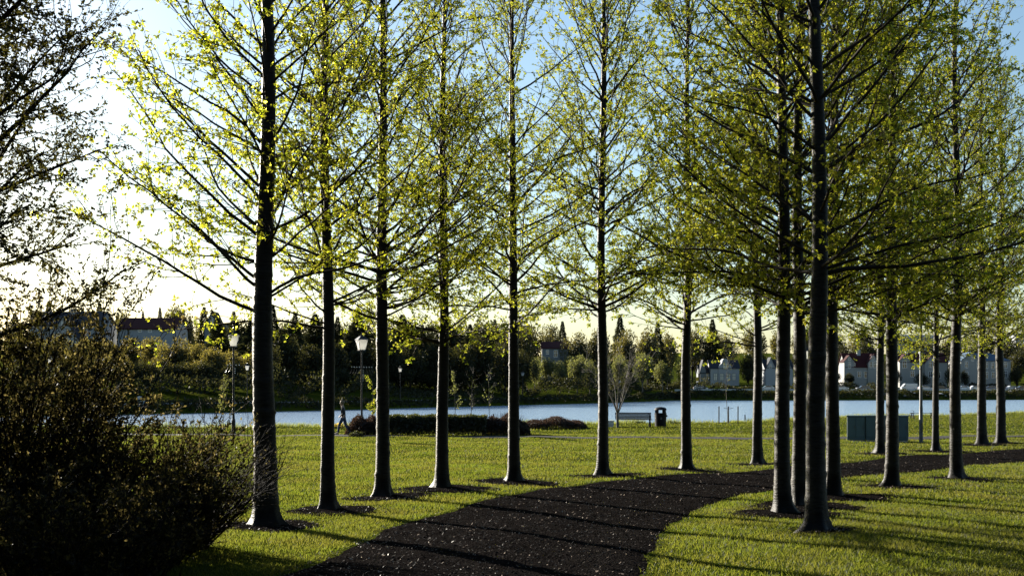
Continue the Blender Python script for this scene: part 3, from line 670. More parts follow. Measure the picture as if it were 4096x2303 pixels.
def house(label, px0, px1, y_base, y_eave, y_ridge, d, depth, wall, roof, windows=(), gables=(), chimneys=(), hip=False, rz=0.0, name='house', side_gable=True):
    """pixel rows measured in the photograph on the front wall at distance d"""
    s = d/F; x0, x1 = (px0-2048)*s, (px1-2048)*s; xc = (x0+x1)/2; hw = (x1-x0)/2
    zb = min(CH-(y_base-HZ)*s, H(xc, d+depth/2)+.0); zE, zR = CH-(y_eave-HZ)*s, CH-(y_ridge-HZ)*s
    t = thing(name, label, 'house', (xc, d, zb), rz); b = -1.5; ze, zr = zE-zb, zR-zb
    w = MB()
    if hip: w.box(-hw, hw, 0, depth, b, ze)
    else:
        w.add([(-hw,0,b),(-hw,depth,b),(-hw,depth,ze),(-hw,depth/2,zr),(-hw,0,ze),(hw,0,b),(hw,depth,b),(hw,depth,ze),(hw,depth/2,zr),(hw,0,ze)],
              [(0,1,2,3,4),(9,8,7,6,5),(0,4,9,5),(1,6,7,2),(4,3,8,9),(3,2,7,8),(0,5,6,1)])
    w.build('wall', M[wall], t)
    r = MB()
    if hip:
        o_ = .4; i_ = min(hw, depth/2)*.9
        r.add([(-hw-o_,-o_,ze+.02),(hw+o_,-o_,ze+.02),(hw+o_,depth+o_,ze+.02),(-hw-o_,depth+o_,ze+.02),(-hw+i_,depth/2,zr),(hw-i_,depth/2,zr)], [(0,1,5,4),(1,2,5),(2,3,4,5),(3,0,4),(3,2,1,0)])
    else: r.add(*gable_roof(-hw, hw, 0, depth, ze, zr))
    ro = r.build('roof', M[roof], t)
    X_ = lambda p: (p-2048)*s-xc; Z_ = lambda q: CH-(q-HZ)*s-zb
    for (c0, c1, ct, cb_) in chimneys:
        cm = MB().box(X_(c0), X_(c1), depth*.4, depth*.4+.8, Z_(cb_)-1.0, Z_(ct)-.16); cm.box(X_(c0)-.1, X_(c1)+.1, depth*.4-.1, depth*.4+.9, Z_(ct)-.16, Z_(ct))
        cm.build('chimney', M['white_wall'], ro)
    for gi, (g0, g1, ge_, gp_, pr, curved) in enumerate(gables):
        a0, a1, e_, p_ = X_(g0), X_(g1), Z_(ge_), Z_(gp_); am = (a0+a1)/2; hw2 = (a1-a0)/2
        if curved:
            poly = [(a0,b),(a1,b),(a1,e_),(am+hw2*.82,e_+.25*(p_-e_)),(am+hw2*.5,e_+.5*(p_-e_)),(am+hw2*.42,e_+.8*(p_-e_)),(am+hw2*.2,p_),(am-hw2*.2,p_),(am-hw2*.42,e_+.8*(p_-e_)),(am-hw2*.5,e_+.5*(p_-e_)),(am-hw2*.82,e_+.25*(p_-e_)),(a0,e_)]
        else: poly = [(a0,b),(a1,b),(a1,e_),(am,p_),(a0,e_)]
        g = MB().prism(poly, -pr, depth*.5).build('gable_wall', M[wall], t)
        if not curved:
            sl = (p_-e_)/hw2; ov = .3; th = .15
            v = [(a0-ov, e_-ov*sl+.02),(am,p_+.02),(a1+ov,e_-ov*sl+.02),(a1+ov,e_-ov*sl+th+.02),(am,p_+th*1.4),(a0-ov,e_-ov*sl+th+.02)]
            MB().prism(v, -pr-.3, depth*.5+.02).build('gable_roof', M[roof], g)
    for wspec in windows:
        cx, cy, ww, hh = wspec[:4]; yy = -wspec[4] if len(wspec) > 4 else 0
        window(t, X_(cx), Z_(cy+hh/2), ww*s, hh*s, yy-.004, *(wspec[5:] if len(wspec) > 5 else ()))
    return t
house('white two-storey house with curved front gable and four pale windows', 2843, 2957, 1540, 1472, 1440, 402, 9, 'white_wall', 'slate',
      [(2862,1507,13,26,0,'pale_pane','dark_trim'),(2887,1507,13,26,.25,'pale_pane','dark_trim'),(2913,1507,13,26,.25,'pale_pane','dark_trim'),(2936,1507,13,26,0,'pale_pane','dark_trim'),(2900,1464,18,24,.25,'pale_pane','dark_trim')], [(2874,2926,1468,1434,.25,True)])
house('dark low wing house left of the house with the curved gable', 2800, 2842, 1545, 1490, 1462, 404, 8, 'grey_wall', 'slate', [(2826,1505,14,26),(2812,1470,8,14)], [(2800,2824,1482,1440,.2,False)])
house('white house half hidden behind the trunks with a narrow white gable', 3060, 3172, 1535, 1470, 1438, 406, 9, 'white_wall', 'slate', [(3081,1465,8,14,.3),(3150,1490,12,24)], [(3062,3104,1475,1430,.3,False),(3136,3168,1472,1448,.3,False)])
house('white house with two steep gables, dark red roof and a white chimney', 3384, 3516, 1535, 1466, 1412, 402, 10, 'cream_wall', 'red_roof',
      [(3397,1433,8,13,.3),(3489,1431,9,13,.6),(3481,1458,11,23,.6),(3497,1458,11,23,.6),(3397,1460,9,22,.3),(3416,1462,8,20),(3437,1497,13,22),(3468,1498,22,24),(3506,1497,12,22)],
      [(3376,3416,1445,1422,.3,False),(3470,3516,1448,1418,.6,False)], [(3442,3456,1396,1420)])
house('white house with bright red roof and a small balcony between two gables', 3600, 3790, 1538, 1447, 1412, 404, 10, 'cream_wall', 'red_roof',
      [(3617,1458,16,26,.3),(3720,1456,12,26,.6),(3650,1495,14,22),(3720,1497,14,22,.6),(3665,1458,12,22),(3755,1500,14,22)], [(3598,3640,1440,1418,.3,False),(3696,3748,1452,1424,.6,False)], [(3638,3648,1402,1420),(3693,3703,1400,1420)])
house('cream two-storey house with blue iron roof and rows of white windows', 3842, 4043, 1538, 1443, 1410, 400, 11, 'cream_wall', 'blue_roof',
      [(3888,1432,9,22,.4),(3864,1458,11,24,.4),(3912,1458,11,24,.4),(3946,1460,10,24),(3971,1462,11,24),(3997,1460,10,24),(4022,1460,11,24),(3864,1500,11,26,.4),(3946,1500,11,26),(3973,1500,12,24),(3999,1500,11,24),(4022,1496,11,26)],
      [(3842,3918,1443,1408,.4,False)], (), True)
house('long pale blue building on the rise above the red roof', 3585, 3745, 1400, 1352, 1338, 600, 14, 'white_wall', 'blue_roof', [(3610+24*i,1372,9,14) for i in range(5)], name='apartment_building')
house('pale building at the top of the rise behind the blue roof', 4062, 4180, 1380, 1344, 1332, 640, 14, 'white_wall', 'slate', [(4082,1358,9,12),(4110,1358,9,12),(4140,1358,9,12)], name='apartment_building')
house('grey rendered house with a red roof among the pale garden trees', 2170, 2274, 1480, 1392, 1366, 330, 9, 'grey_wall', 'red_roof', [(2223,1414,13,26),(2190,1408,9,14)], ())
house('low blue-grey garage beside the pale garden trees', 2308, 2368, 1530, 1500, 1488, 330, 6, 'grey_wall', 'slate', [(2338,1514,24,14,0,'pane','trim',False)], name='garage')
house('house with a dark slate roof, white front gable and tall chimney on the left shore', 120, 385, 1400, 1300, 1242, 232, 12, 'white_wall', 'slate', [(290,1300,8,16,5.0)], [(240,345,1352,1272,5.0,False)], [(246,264,1228,1262)])
house('long low house with a dark red roof and white chimney on the left shore', 470, 702, 1380, 1314, 1270, 240, 9, 'white_wall', 'red_roof', [(560,1322,12,10),(600,1322,12,10)], (), [(628,652,1276,1310)])
house('narrow grey house with a steep gable end beside the dark spruces', 818, 884, 1380, 1312, 1290, 240, 10, 'grey_wall', 'slate', [(850,1279,7,18,.4)], [(820,880,1313,1248,.4,False)])

# ------------------------------------------------------------------ cars across the lake
M['tyre'] = solid('tyre', (.02,.02,.02), .8); M['rim'] = solid('wheel_rim', (.45,.45,.47), .35, .8); M['headlight'] = solid('headlight_glass', (.7,.7,.7), .15); M['tail'] = solid('tail_light', (.35,.02,.02), .3)
def car(name, label, col, x, y, rz, L=4.3, Hh=1.45, van=False):
    t = thing(name, label, 'van' if van else 'car', (x, y, H(x,y)+.07), rz, 'vehicles on the lakeside road'); w = .88 if not van else .98
    if van: low = [(-2.5,.3),(2.5,.3),(2.5,1.0),(2.1,1.2),(1.5,2.0),(1.2,2.15),(-2.45,2.15),(-2.5,1.9)]; gl = [(1.35,1.2),(1.98,1.2),(1.48,1.9),(1.35,1.95)]
    else: low = [(-2.1,.3),(2.1,.3),(2.12,.62),(1.95,.78),(1.05,.92),(.45,1.38),(-1.2,1.45),(-1.85,1.0),(-2.1,.92)]; gl = [(-1.45,.95),(.92,.95),(.42,1.32),(-1.15,1.37)]
    paint = solid('car_paint', col, .28, .1, var=.03, spec=.6)
    MB().prism(low, -w, w).build('body', paint, t, bevel=.05)
    for sgn in (-1, 1): MB().prism(gl, sgn*w-.012 if sgn > 0 else -w-.012, sgn*w+.012 if sgn > 0 else -w+.012).build('side_window', M['pane'], t)
    if not van:
        MB().add([(.52,-w*.8,1.33),(1.02,-w*.9,.95),(1.02,w*.9,.95),(.52,w*.8,1.33),(.54,-w*.8,1.35),(1.04,-w*.9,.97),(1.04,w*.9,.97),(.54,w*.8,1.35)],[(0,1,2,3),(7,6,5,4),(0,4,5,1),(3,2,6,7),(1,5,6,2),(0,3,7,4)]).build('windscreen', M['pane'], t)
    xw = 1.3 if not van else 1.6
    for sx in (-xw, xw):
        for sy in (-1, 1):
            wh = MB().tube([(sx, sy*(w-.1), .32),(sx, sy*(w+.04), .32)], .32, 14).build('wheel', M['tyre'], t)
            MB().tube([(sx, sy*(w+.03), .32),(sx, sy*(w+.055), .32)], .19, 10).build('rim', M['rim'], wh)
    fx = 2.1 if not van else 2.5
    for sy in (-1, 1):
        MB().box(fx-.02, fx+.03, sy*.62-.16, sy*.62+.16, .6, .74).build('headlight', M['headlight'], t)
        MB().box(-fx-.03, -fx+.02, sy*.68-.12, sy*.68+.12, .68, .85).build('tail_light', M['tail'], t)
carspec = [(2802,0,'silver estate car parked under the yellow road sign',(.5,.52,.55),.1),(3068,4,'white hatchback between the narrow white gable and the trunks',(.45,.46,.47),3.1),(3366,3,'white saloon left of the house with two gables',(.45,.45,.45),0.0),
           (3452,8,'dark grey car in front of the house with two gables',(.08,.085,.1),3.14),(3700,6,'white hatchback parked nose-out beside the white van',(.42,.43,.45),.2),(3765,9,'black saloon below the red-roofed house',(.02,.02,.024),0),
           (3850,7,'pale blue estate car left of the blue-roofed house',(.35,.42,.5),3.14),(3905,8,'silver saloon in front of the blue-roofed house',(.5,.52,.54),0),(3958,6,'navy hatchback in front of the blue-roofed house',(.05,.07,.12),3.14),(4052,8,'silver car right of the blue-roofed house',(.48,.5,.52),0),(4085,3,'black car at the right end of the parked row',(.03,.03,.035),3.14)]
for px, off, lab, col, rz in carspec:
    x = (px-2048)/F*365; y = float(far_shore(x))+16+off*.6; x = (px-2048)/F*y; car('parked_car', lab, col, x, y, rz)
x = (3643-2048)/F*372; car('parked_van', 'white delivery van below the red-roofed house', (.42,.43,.44), x, 374, 3.14, van=True)
# yellow sign by the road
x = (2789-2048)/F*340; y = 346; x = (2789-2048)/F*y
t = thing('road_sign', 'small yellow road sign on a grey post across the lake', 'sign', (x, y, H(x,y)))
zs = CH-(1523-HZ)/F*y-H(x,y); MB().tube([(0,0,-.2),(0,0,zs+.9)], .04, 8).build('post', M['rim'], t); MB().box(-.37,.37,-.075,-.045,zs,zs+1.15).build('sign_plate', solid('yellow_sign',(.6,.35,.02),.5), t)
# promenade kerb wall
xx = np.linspace(48, 235, 90); yy = far_shore(xx)+8.6; zz = terrain(xx, yy)
v = np.concatenate([np.stack([xx, yy+o_, zz+h_],-1) for o_, h_ in ((0,-.3),(0,.42),(.45,.42),(.45,-.3))]); i = np.arange(90)
q = np.concatenate([np.stack([a*90+i[:-1], a*90+i[1:], (a+1)*90+i[1:], (a+1)*90+i[:-1]],-1) for a in range(3)])
tag(obj('promenade_wall', mesh_np('promenade_wall', v, [q]), solid('pale_concrete', (.36,.35,.32), .85, scale=2)), 'low pale concrete wall along the road across the lake', 'wall')
# pale utility boxes on the far left shore
M['box_grey'] = solid('pale_box_paint', (.42,.44,.45), .5); M['cab_grey'] = solid('cabinet_paint', (.06,.105,.125), .6, var=.08, scale=2)
def ubox(label, px0, px1, ytop, ybot, d, mat='box_grey', dep=.6, name='utility_box'):
    s = d/F; x0, x1 = (px0-2048)*s, (px1-2048)*s; zt, zb = CH-(ytop-HZ)*s, CH-(ybot-HZ)*s; xc = (x0+x1)/2; hw = (x1-x0)/2
    zg = H(xc, d); h = zt-zg
    t = thing(name, label, 'box', (xc, d, zg)); 
    MB().box(-hw+.02, hw-.02, .02, dep-.02, -.1, .1).build('plinth', M['stone'], t)
    MB().box(-hw, hw, 0, dep, .1, h-.06).build('housing', M[mat], t, bevel=.01)
    MB().box(-hw-.03, hw+.03, -.03, dep+.03, h-.06, h).build('lid', M[mat], t, bevel=.008)
    MB().box(-hw+.06, hw-.06, -.022, -.002, .16, h-.12).build('door', M[mat], t, bevel=.005)
    return t
ubox('wide pale utility box beside the far gravel path', 549, 579, 1584, 1618, 143)
ubox('narrow pale utility box on the far lawn before the dark wood', 646, 660, 1560, 1584, 176)
ubox('small grey box on the lawn beside the bench and the bare tree', 2430, 2455, 1681, 1708, 73)

# ------------------------------------------------------------------ lamps
M['black_metal'] = solid('black_metal', (.012,.012,.013), .4, .3)
def lamp_glass():
    m, nt, out = nmat('lantern_glass'); d = N(nt, 'ShaderNodeBsdfDiffuse'); t = N(nt, 'ShaderNodeBsdfTranslucent'); g = N(nt, 'ShaderNodeBsdfGlossy', Roughness=.15)
    for n_ in (d, t): n_.inputs['Color'].default_value = (.85,.84,.80,1)
    a = N(nt, 'ShaderNodeMixShader'); a.inputs[0].default_value = .85; b = N(nt, 'ShaderNodeMixShader'); b.inputs[0].default_value = .12
    no = N(nt, 'ShaderNodeTexNoise', Scale=9.0); r = ramp(nt, no.outputs['Fac'], [(.3,(.72,.71,.66)),(.7,(.9,.9,.87))]); nt.links.new(r.outputs[0], t.inputs['Color'])
    nt.links.new(d.outputs[0], a.inputs[1]); nt.links.new(t.outputs[0], a.inputs[2]); nt.links.new(a.outputs[0], b.inputs[1]); nt.links.new(g.outputs[0], b.inputs[2]); nt.links.new(b.outputs[0], out.inputs['Surface']); return m
M['lantern'] = lamp_glass()
def make_lamp():
    t = thing('street_lamp', 'x', 'lamp')
    MB().lathe([(.13,-.2),(.13,.05),(.11,.1),(.10,.75),(.07,.85),(.055,1.2),(.042,4.55),(.06,4.58),(.06,4.66),(.03,4.70)], 12).build('post', M['black_metal'], t, smooth=False)
    c = MB().tube([(-.40,0,3.65),(.40,0,3.65)], .014, 6)
    c.build('cross_bar', M['black_metal'], t)
    z0, z1, a, b = 4.70, 5.28, .17, .29
    ln = MB().box(-a-.02, a+.02, -a-.02, a+.02, z0-.04, z0).build('lantern', M['black_metal'], t)
    fr = MB()
    for sx in (-1,1):
        for sy in (-1,1): fr.tube([(sx*a,sy*a,z0),(sx*b,sy*b,z1)], .014, 5)
    fr.build('lantern_frame', M['black_metal'], ln)
    for kx, ky in ((1,0),(-1,0),(0,1),(0,-1)):
        u = (ky, kx)
        MB().add([(kx*a-u[0]*a, ky*a-u[1]*a, z0),(kx*a+u[0]*a, ky*a+u[1]*a, z0),(kx*b+u[0]*b, ky*b+u[1]*b, z1),(kx*b-u[0]*b, ky*b-u[1]*b, z1)],[(0,1,2,3)]).build('pane', M['lantern'], ln)
    MB().add([(-b-.05,-b-.05,z1),(b+.05,-b-.05,z1),(b+.05,b+.05,z1),(-b-.05,b+.05,z1),(-.12,-.12,z1+.2),(.12,-.12,z1+.2),(.12,.12,z1+.2),(-.12,.12,z1+.2)],[(3,2,1,0),(0,1,5,4),(1,2,6,5),(2,3,7,6),(3,0,4,7),(4,5,6,7)]).build('lantern_roof', M['black_metal'], ln)
    MB().lathe([(.10,z1+.2),(.10,z1+.28),(.04,z1+.31),(.05,z1+.38),(.005,z1+.45)], 8).build('finial', M['black_metal'], ln)
    return t
lamp0 = make_lamp(); first = True
def place_lamp(px, d, label, group, rz=.2):
    global first
    t = lamp0 if first else copy_tree(lamp0); first = False
    x = (px-2048)/F*d; t.location = (x, d, H(x,d)); t.rotation_euler = (0,0,rz); t['label'] = label; t['group'] = group
    return t
gl = 'lantern lamps along the near walk'; gf_ = 'lantern lamps along the far shore'
place_lamp(1447, 67, 'black lantern lamp rising behind the rusty bush, with bulb ornaments', gl, rz=.5)
place_lamp(934, 61.5, 'black lantern lamp with a cross bar beside a staked sapling', gl)
place_lamp(3225, 86, 'black lantern lamp hidden behind the poplar trunks', gl)
for px, d in ((201,140),(989,158),(1601,196),(2091,236),(2477,276),(2670,335)):
    place_lamp(px, d, 'small lantern lamp on the far shore of the lake', gf_)
for t in [o for o in C.objects if o.get('group') == gl and 'hidden' not in o['label']]:
    M['bulb'] = M.get('bulb') or solid('clear_bulb', (.7,.7,.68), .15)
    wide = 'bulb' in t['label']
    for sgn in (-1, 1):
        for j in range(4 if wide else 2):
            xj = sgn*(.14+.16*j)
            MB().tube([(xj,0,3.63),(xj+sgn*.01,0,3.52),(xj+sgn*.05,0,3.40),(xj+sgn*.12,0,3.30)], .008, 5).build('ornament_prong', M['black_metal'], t)
            MB().lathe([(.004,-.03),(.028,-.012),(.028,.012),(.004,.03)], 8, (xj, 0, 3.69)).build('bulb', M['bulb'], t)
    for j in range(6 if wide else 3): MB().lathe([(.004,-.025),(.024,-.01),(.024,.01),(.004,.025)], 8, (.085, 0, 3.5-.12*j)).build('bulb', M['bulb'], t)
# plain pole
x, y = G(3684,1768); t = thing('light_pole', 'tall plain grey metal pole standing behind the grey cabinets', 'pole', (x, y, H(x,y)))
M['galv'] = solid('galvanised_steel', (.07,.07,.068), .5, .2)
MB().lathe([(.13,-.2),(.13,.03),(.085,.05),(.08,1.6),(.07,1.65),(.05,7.2),(.03,7.3)], 12).build('pole_shaft', M['galv'], t, smooth=True)
MB().box(-.05,.05,-.092,-.07,.5,.9).build('service_hatch', M['galv'], t)

# ------------------------------------------------------------------ grey cabinets
s = 52.0/F
def cabinet(label, px0, px1, ytop, d, doors, dep=.9):
    s = d/F; x0, x1 = (px0-2048)*s, (px1-2048)*s; xc = (x0+x1)/2; hw = (x1-x0)/2; zg = H(xc,d); h = CH-(ytop-HZ)*s-zg
    t = thing('electrical_cabinet', label, 'cabinet', (xc, d, zg), -math.radians(20), 'grey cabinets on the lawn')
    MB().box(-hw+.03, hw-.03, .03, dep-.03, -.1, .07).build('plinth', M['stone'], t)
    MB().box(-hw, hw, 0, dep, .07, h-.05).build('housing', M['cab_grey'], t, bevel=.012)
    MB().box(-hw-.025, hw+.025, -.025, dep+.025, h-.05, h).build('lid', M['cab_grey'], t, bevel=.008)
    n = doors
    for i in range(n):
        a = -hw+.03+i*(2*hw-.06)/n; b = a+(2*hw-.06)/n-.012
        dr = MB().box(a, b, -.025, -.002, .2, h-.09).build('door', M['cab_grey'], t, bevel=.006)
        MB().box(b-.07, b-.045, -.05, -.026, h*.5, h*.5+.14).build('handle', M['galv'], dr)
    MB().box(-hw+.03, hw-.03, -.016, -.001, .09, .185).build('skirting', M['cab_grey'], t)
cabinet('grey electrical cabinet with two doors at the open end of the row', 3389, 3459, 1661, 52.9, 2)
cabinet('grey electrical cabinet in the middle of the row of three', 3465, 3545, 1661, 52.6, 1)
cabinet('grey electrical cabinet beside the tall plain pole', 3551, 3630, 1661, 52.3, 1)

# ------------------------------------------------------------------ benches
M['bench_wood'] = solid('dark_bench_wood', (.012,.009,.007), .8, spec=.05); M['iron'] = solid('cast_iron', (.008,.008,.008), .7, spec=.1)
def bench(label, x, y, rz, L=2.3, back=True, slats=5):
    t = thing('park_bench', label, 'bench', (x, y, H(x,y)), rz, 'park benches')
    for sx in (-1, 1):
        xe = sx*(L/2-.12); e = MB()
        e.tube([(xe,-.27,0),(xe,-.25,.2),(xe,-.2,.36),(xe,-.24,.43)], [.05,.04,.036,.045], 7); e.tube([(xe,.27,0),(xe,.22,.2),(xe,.17,.36),(xe,.2,.43)], [.05,.04,.036,.045], 7)
        e.tube([(xe,-.27,.43),(xe,.25,.41)], .025, 7); e.tube([(xe,-.22,.12),(xe,.2,.12)], .015, 6)
        e.tube([(xe, .09*math.cos(a), .27+.09*math.sin(a)) for a in np.linspace(0,2*math.pi,13)], .014, 5, False)
        e.tube([(xe,-.20,.14),(xe,0,.30),(xe,.18,.14)], .013, 5)
        e.tube([(xe,-.25,.43),(xe,-.28,.55),(xe,-.24,.64),(xe,-.05,.66),(xe,.22,.64)], .02, 6)
        if back: e.tube([(xe,.22,.40),(xe,.28,.65),(xe,.36,.90)], [.026,.022,.018], 6)
        e.build('end_frame', M['iron'], t)
    for i in range(5): MB().box(-L/2, L/2, -.26+i*.1, -.18+i*.1, .44, .47).build('seat_slat', M['bench_wood'], t)
    if back:
        for i in range(slats):
            z = .49+i*.088; yb = .255+.115*(z-.45)/.45; MB().box(-L/2, L/2, yb-.035, yb-.01, z, z+.074).build('back_slat', M['bench_wood'], t)
x, y = G(2535,1707); bench('dark slatted park bench with iron ends beside the bare tree, its back to the lawn', x, y, math.radians(166))
x, y = G(3680,1672); y0 = y; bench('dark park bench with raised armrests facing the lake beyond the cabinets', x, 96, math.radians(8), 2.0, back=False)

# waste bin
x, y = G(2642,1706); t = thing('waste_bin', 'black litter bin with a domed hood beside the bench', 'bin', (x, y, H(x,y)))
M['bin'] = solid('black_plastic', (.006,.006,.007), .55, spec=.12)
MB().lathe([(.35,0),(.36,.02),(.385,.80),(.40,.82),(.40,.86),(.36,.86),(.36,.84),(.01,.84)], 24).build('drum', M['bin'], t)
for i in range(4):
    a = math.pi/4+i*math.pi/2; MB().box(-.10,.10,-.03,.03,.855,1.06).build('hood_post', M['bin'], t, loc=(.34*math.cos(a), .34*math.sin(a), 0)).rotation_euler = (0,0,a+math.pi/2)
MB().lathe([(.385,1.06),(.40,1.07),(.39,1.12),(.33,1.19),(.2,1.24),(.05,1.26),(.01,1.26)], 24).build('hood', M['bin'], t, smooth=False)
MB().box(-.05,.05,-.385,-.365,.45,.60).build('badge', M['galv'], t)
MB().box(.36,.44,-.08,.08,.62,.74).build('ashtray', M['galv'], t)

# ------------------------------------------------------------------ saplings, stakes, bare tree, shrubs
def small_tree(seed, h, n, ang, fan, leaf=None, nleaf=0, lsize=.07, wood=None, stem_r=.02, k=9, twig=5, up=.04):
    rs = np.random.RandomState(seed); a = np.arange(n)*2.4+rs.uniform(0,6)
    parts = []
    if n == 1: st_ = grow(rs, np.zeros((1,3)), np.array([[0,0,1.]]), np.array([h]), k, .1, .04)
    else:
        el = np.radians(rs.uniform(*fan, n)); st_ = grow(rs, np.tile([0,0,ang],(n,1))+rs.normal(0,.02,(n,3)), np.stack([np.cos(a)*np.cos(el), np.sin(a)*np.cos(el), np.sin(el)],-1), h*rs.uniform(.75,1,n), k, up, .08)
        parts.append(tubes(np.array([[[0,0,-.1],[0,0,ang*.5],[0,0,ang+.08]]]), np.array([[stem_r*2.6,stem_r*2.1,stem_r*1.8]]), 8))
    parts.append(tubes(st_, stem_r*np.linspace(1,.2,k)[None]*np.ones((n,1)), 6))
    ix = np.repeat(np.arange(n), twig); p, tg = sample(st_, ix, rs.uniform(.3,1,len(ix))); L2 = h*rs.uniform(.08,.26,len(ix))
    s2 = grow(rs, p, sidedirs(rs, tg, np.radians(rs.uniform(25,55,len(ix))), .8), L2, 5, .06, .1); parts.append(tubes(s2, stem_r*.32*np.linspace(1,.3,5)[None]*np.ones((len(ix),1)), 4))
    ix = np.repeat(np.arange(len(ix)), 4); p, tg = sample(s2, ix, rs.uniform(.2,1,len(ix)))
    s3 = grow(rs, p, sidedirs(rs, tg, np.radians(rs.uniform(25,55,len(ix))), .8), L2[ix]*.5, 3, .06, .1); parts.append(tubes(s3, np.full((len(ix),3), stem_r*.14), 3))
    wv = join(parts); res = [mesh_np('branches', wv[0], [wv[1]], True)]
    if nleaf:
        i2 = rs.randint(0, len(s2), nleaf); p, tg = sample(s2, i2, rs.uniform(.2,1,nleaf)); p = p+rs.normal(0,.03,p.shape)
        lv, lf = leaves(rs, p, unit(rs.normal(0,1,p.shape)), lsize, lsize*.7); res.append(mesh_np('crown', lv, [lf]))
    return res
def stakes(px, base, label, hs=1.1, sep=.55, n=2):
    x, y = G(px, base); t = thing('tree_stakes', label, 'stakes', (x, y, H(x,y)), .2, 'stakes round the lakeside saplings')
    for i in range(n): MB().box(-.03,.03,-.03,.03,-.3,hs).build('stake', M['bench_wood'], t, loc=((i-(n-1)/2)*sep, 0, 0))
    MB().tube([(-sep/2,0,hs-.12),(0,.03,hs-.18),(sep/2,0,hs-.12)], .015, 5).build('tie', M['bench_wood'], t)
def sapling(px, base, h, seed, label, nleaf, mat='pale_leaf', wood='pale_bark', lsize=.11, twig=14):
    x, y = G(px, base); ms = small_tree(seed, h, 1, 0, (0,0), True, nleaf, lsize, stem_r=.026, twig=twig)
    stand('sapling', label, 'sapling', ms, (M[wood], M[mat]), ('branches','crown'), (x, y+.12, H(x,y)), 0, 1.0, 'young saplings by the lake', stuff=(1,))
sapling(891, 1716, 3.3, 401, 'thin leafy sapling between two short stakes beside the lamp', 260)
stakes(891, 1716, 'pair of short stakes round the sapling by the lamp', .35, .30)
sapling(1492, 1716, 2.9, 402, 'leafy yellow-green sapling rising behind the rusty bush', 320, 'leaf')
sapling(1818, 1712, 3.2, 403, 'leafy sapling behind the clipped green hedge', 200)
sapling(1884, 1712, 3.4, 404, 'bare sapling tied between two stakes behind the hedge', 14)
stakes(1884, 1712, 'pair of stakes with a tie behind the clipped hedge', .75, .75)
sapling(1958, 1720, 3.4, 405, 'bare sapling among the rusty shrubs at the hedge end', 30)
stakes(1957, 1722, 'pair of pale stakes among the rusty shrubs', .95, .5)
sapling(2912, 1692, 4.6, 406, 'tall bare sapling tied between stakes on the open shore', 30, twig=20)
stakes(2914, 1692, 'tall stakes round the bare sapling on the open shore', 1.2, .72, 3)
x, y = G(2470,1710); ms = small_tree(420, 4.6, 8, .85, (52,80), True, 120, .06, stem_r=.036, twig=16, up=.03)
stand('bare_tree', 'pale many-stemmed bare tree beside the park bench', 'tree', ms, (M['pale_bark'], M['pale_leaf']), ('branches','crown'), (x, y, H(x,y)), .4, 1.0, stuff=(1,))
for px, b, hh in ((2980,1685,.55),(3985,1660,.8)):
    x, y = G(px, b); t = thing('marker_post', 'short thin marker post at the water edge ' + ('near the staked sapling' if px < 3000 else 'at the right end of the shore'), 'post', (x, y, H(x,y)))
    MB().box(-.035,.035,-.035,.035,-.4,hh*.9).build('post_shaft', M['bench_wood'], t, bevel=.006); MB().lathe([(.045,hh*.9),(.045,hh*.95),(.005,hh)], 4).build('post_cap', M['bench_wood'], t)

def shrub(name, label, px0, px1, ytop, base, depth, mat, seed, n=5000, size=.07, box=False, twigs=0, cat='shrub', dd=0):
    d = GD(base)+dd; s = d/F; x0, x1 = (px0-2048)*s, (px1-2048)*s; hw = (x1-x0)/2; xc = (x0+x1)/2; zg = H(xc, d); h = CH-(ytop-HZ)*s-zg
    rs = np.random.RandomState(seed)
    u = rs.uniform(-1,1,(n,2))
    if box: prof = np.ones(n)*(1-.06*np.abs(np.sin(u[:,0]*9)))
    else: prof = np.sqrt(np.clip(1-np.abs(u[:,0])**2.6,0,1))*(.86+.14*np.sin(u[:,0]*7+seed))*np.sqrt(np.clip(1-.6*u[:,1]**2,0,1))
    zf = rs.uniform(0,1,n)**.55
    p = np.stack([u[:,0]*hw, u[:,1]*depth/2+depth/2, zf*h*prof+rs.normal(0,.02,n)], -1)
    lv, lf = leaves(rs, p, unit(rs.normal(0,1,(n,3))+[0,0,.6]), size, size*.6, droop=-.1)
    t = thing(name, label, cat, (xc, d, zg)); o = obj('foliage', mesh_np('foliage', lv, [lf]), M[mat], t); o['kind'] = 'stuff'
    m = 60+twigs; px_ = rs.uniform(-.92,.92,m); pr = np.sqrt(np.clip(1-np.abs(px_)**2.6,0,1)) if not box else np.ones(m)
    b0 = np.stack([px_*hw*.9, rs.uniform(.2,.8,m)*depth, np.zeros(m)-.05], -1); dr = np.stack([px_*.5+rs.normal(0,.25,m), rs.normal(0,.2,m), np.ones(m)], -1)
    st_ = grow(rs, b0, dr, h*pr*rs.uniform(.9,1.14 if twigs else 1.0,m), 5, .02, .08); tv = tubes(st_, np.array([.009,.007,.006,.004,.002])[None]*np.ones((m,1)), 4)
    obj('stems', mesh_np('stems', tv[0], [tv[1]], True), M['dark_bark'], t)
    return t
shrub('rusty_shrub', 'rounded rusty-red shrub behind the walking person', 1378, 1525, 1656, 1741, 1.8, 'rust_leaf', 501, 8000, .09, twigs=160)
shrub('clipped_hedge', 'dark clipped evergreen hedge along the footpath', 1515, 1945, 1661, 1742, 1.4, 'hedge_leaf', 502, 26000, .11, True, cat='hedge')
shrub('rusty_shrub', 'rusty-red twiggy shrub at the end of the clipped hedge', 1930, 2120, 1648, 1741, 1.7, 'rust_leaf', 503, 10000, .09, twigs=220)
shrub('low_shrub', 'low dark reddish shrub spreading between hedge and bench', 2095, 2350, 1666, 1714, 2.2, 'rust_leaf', 504, 10000, .085, twigs=160)
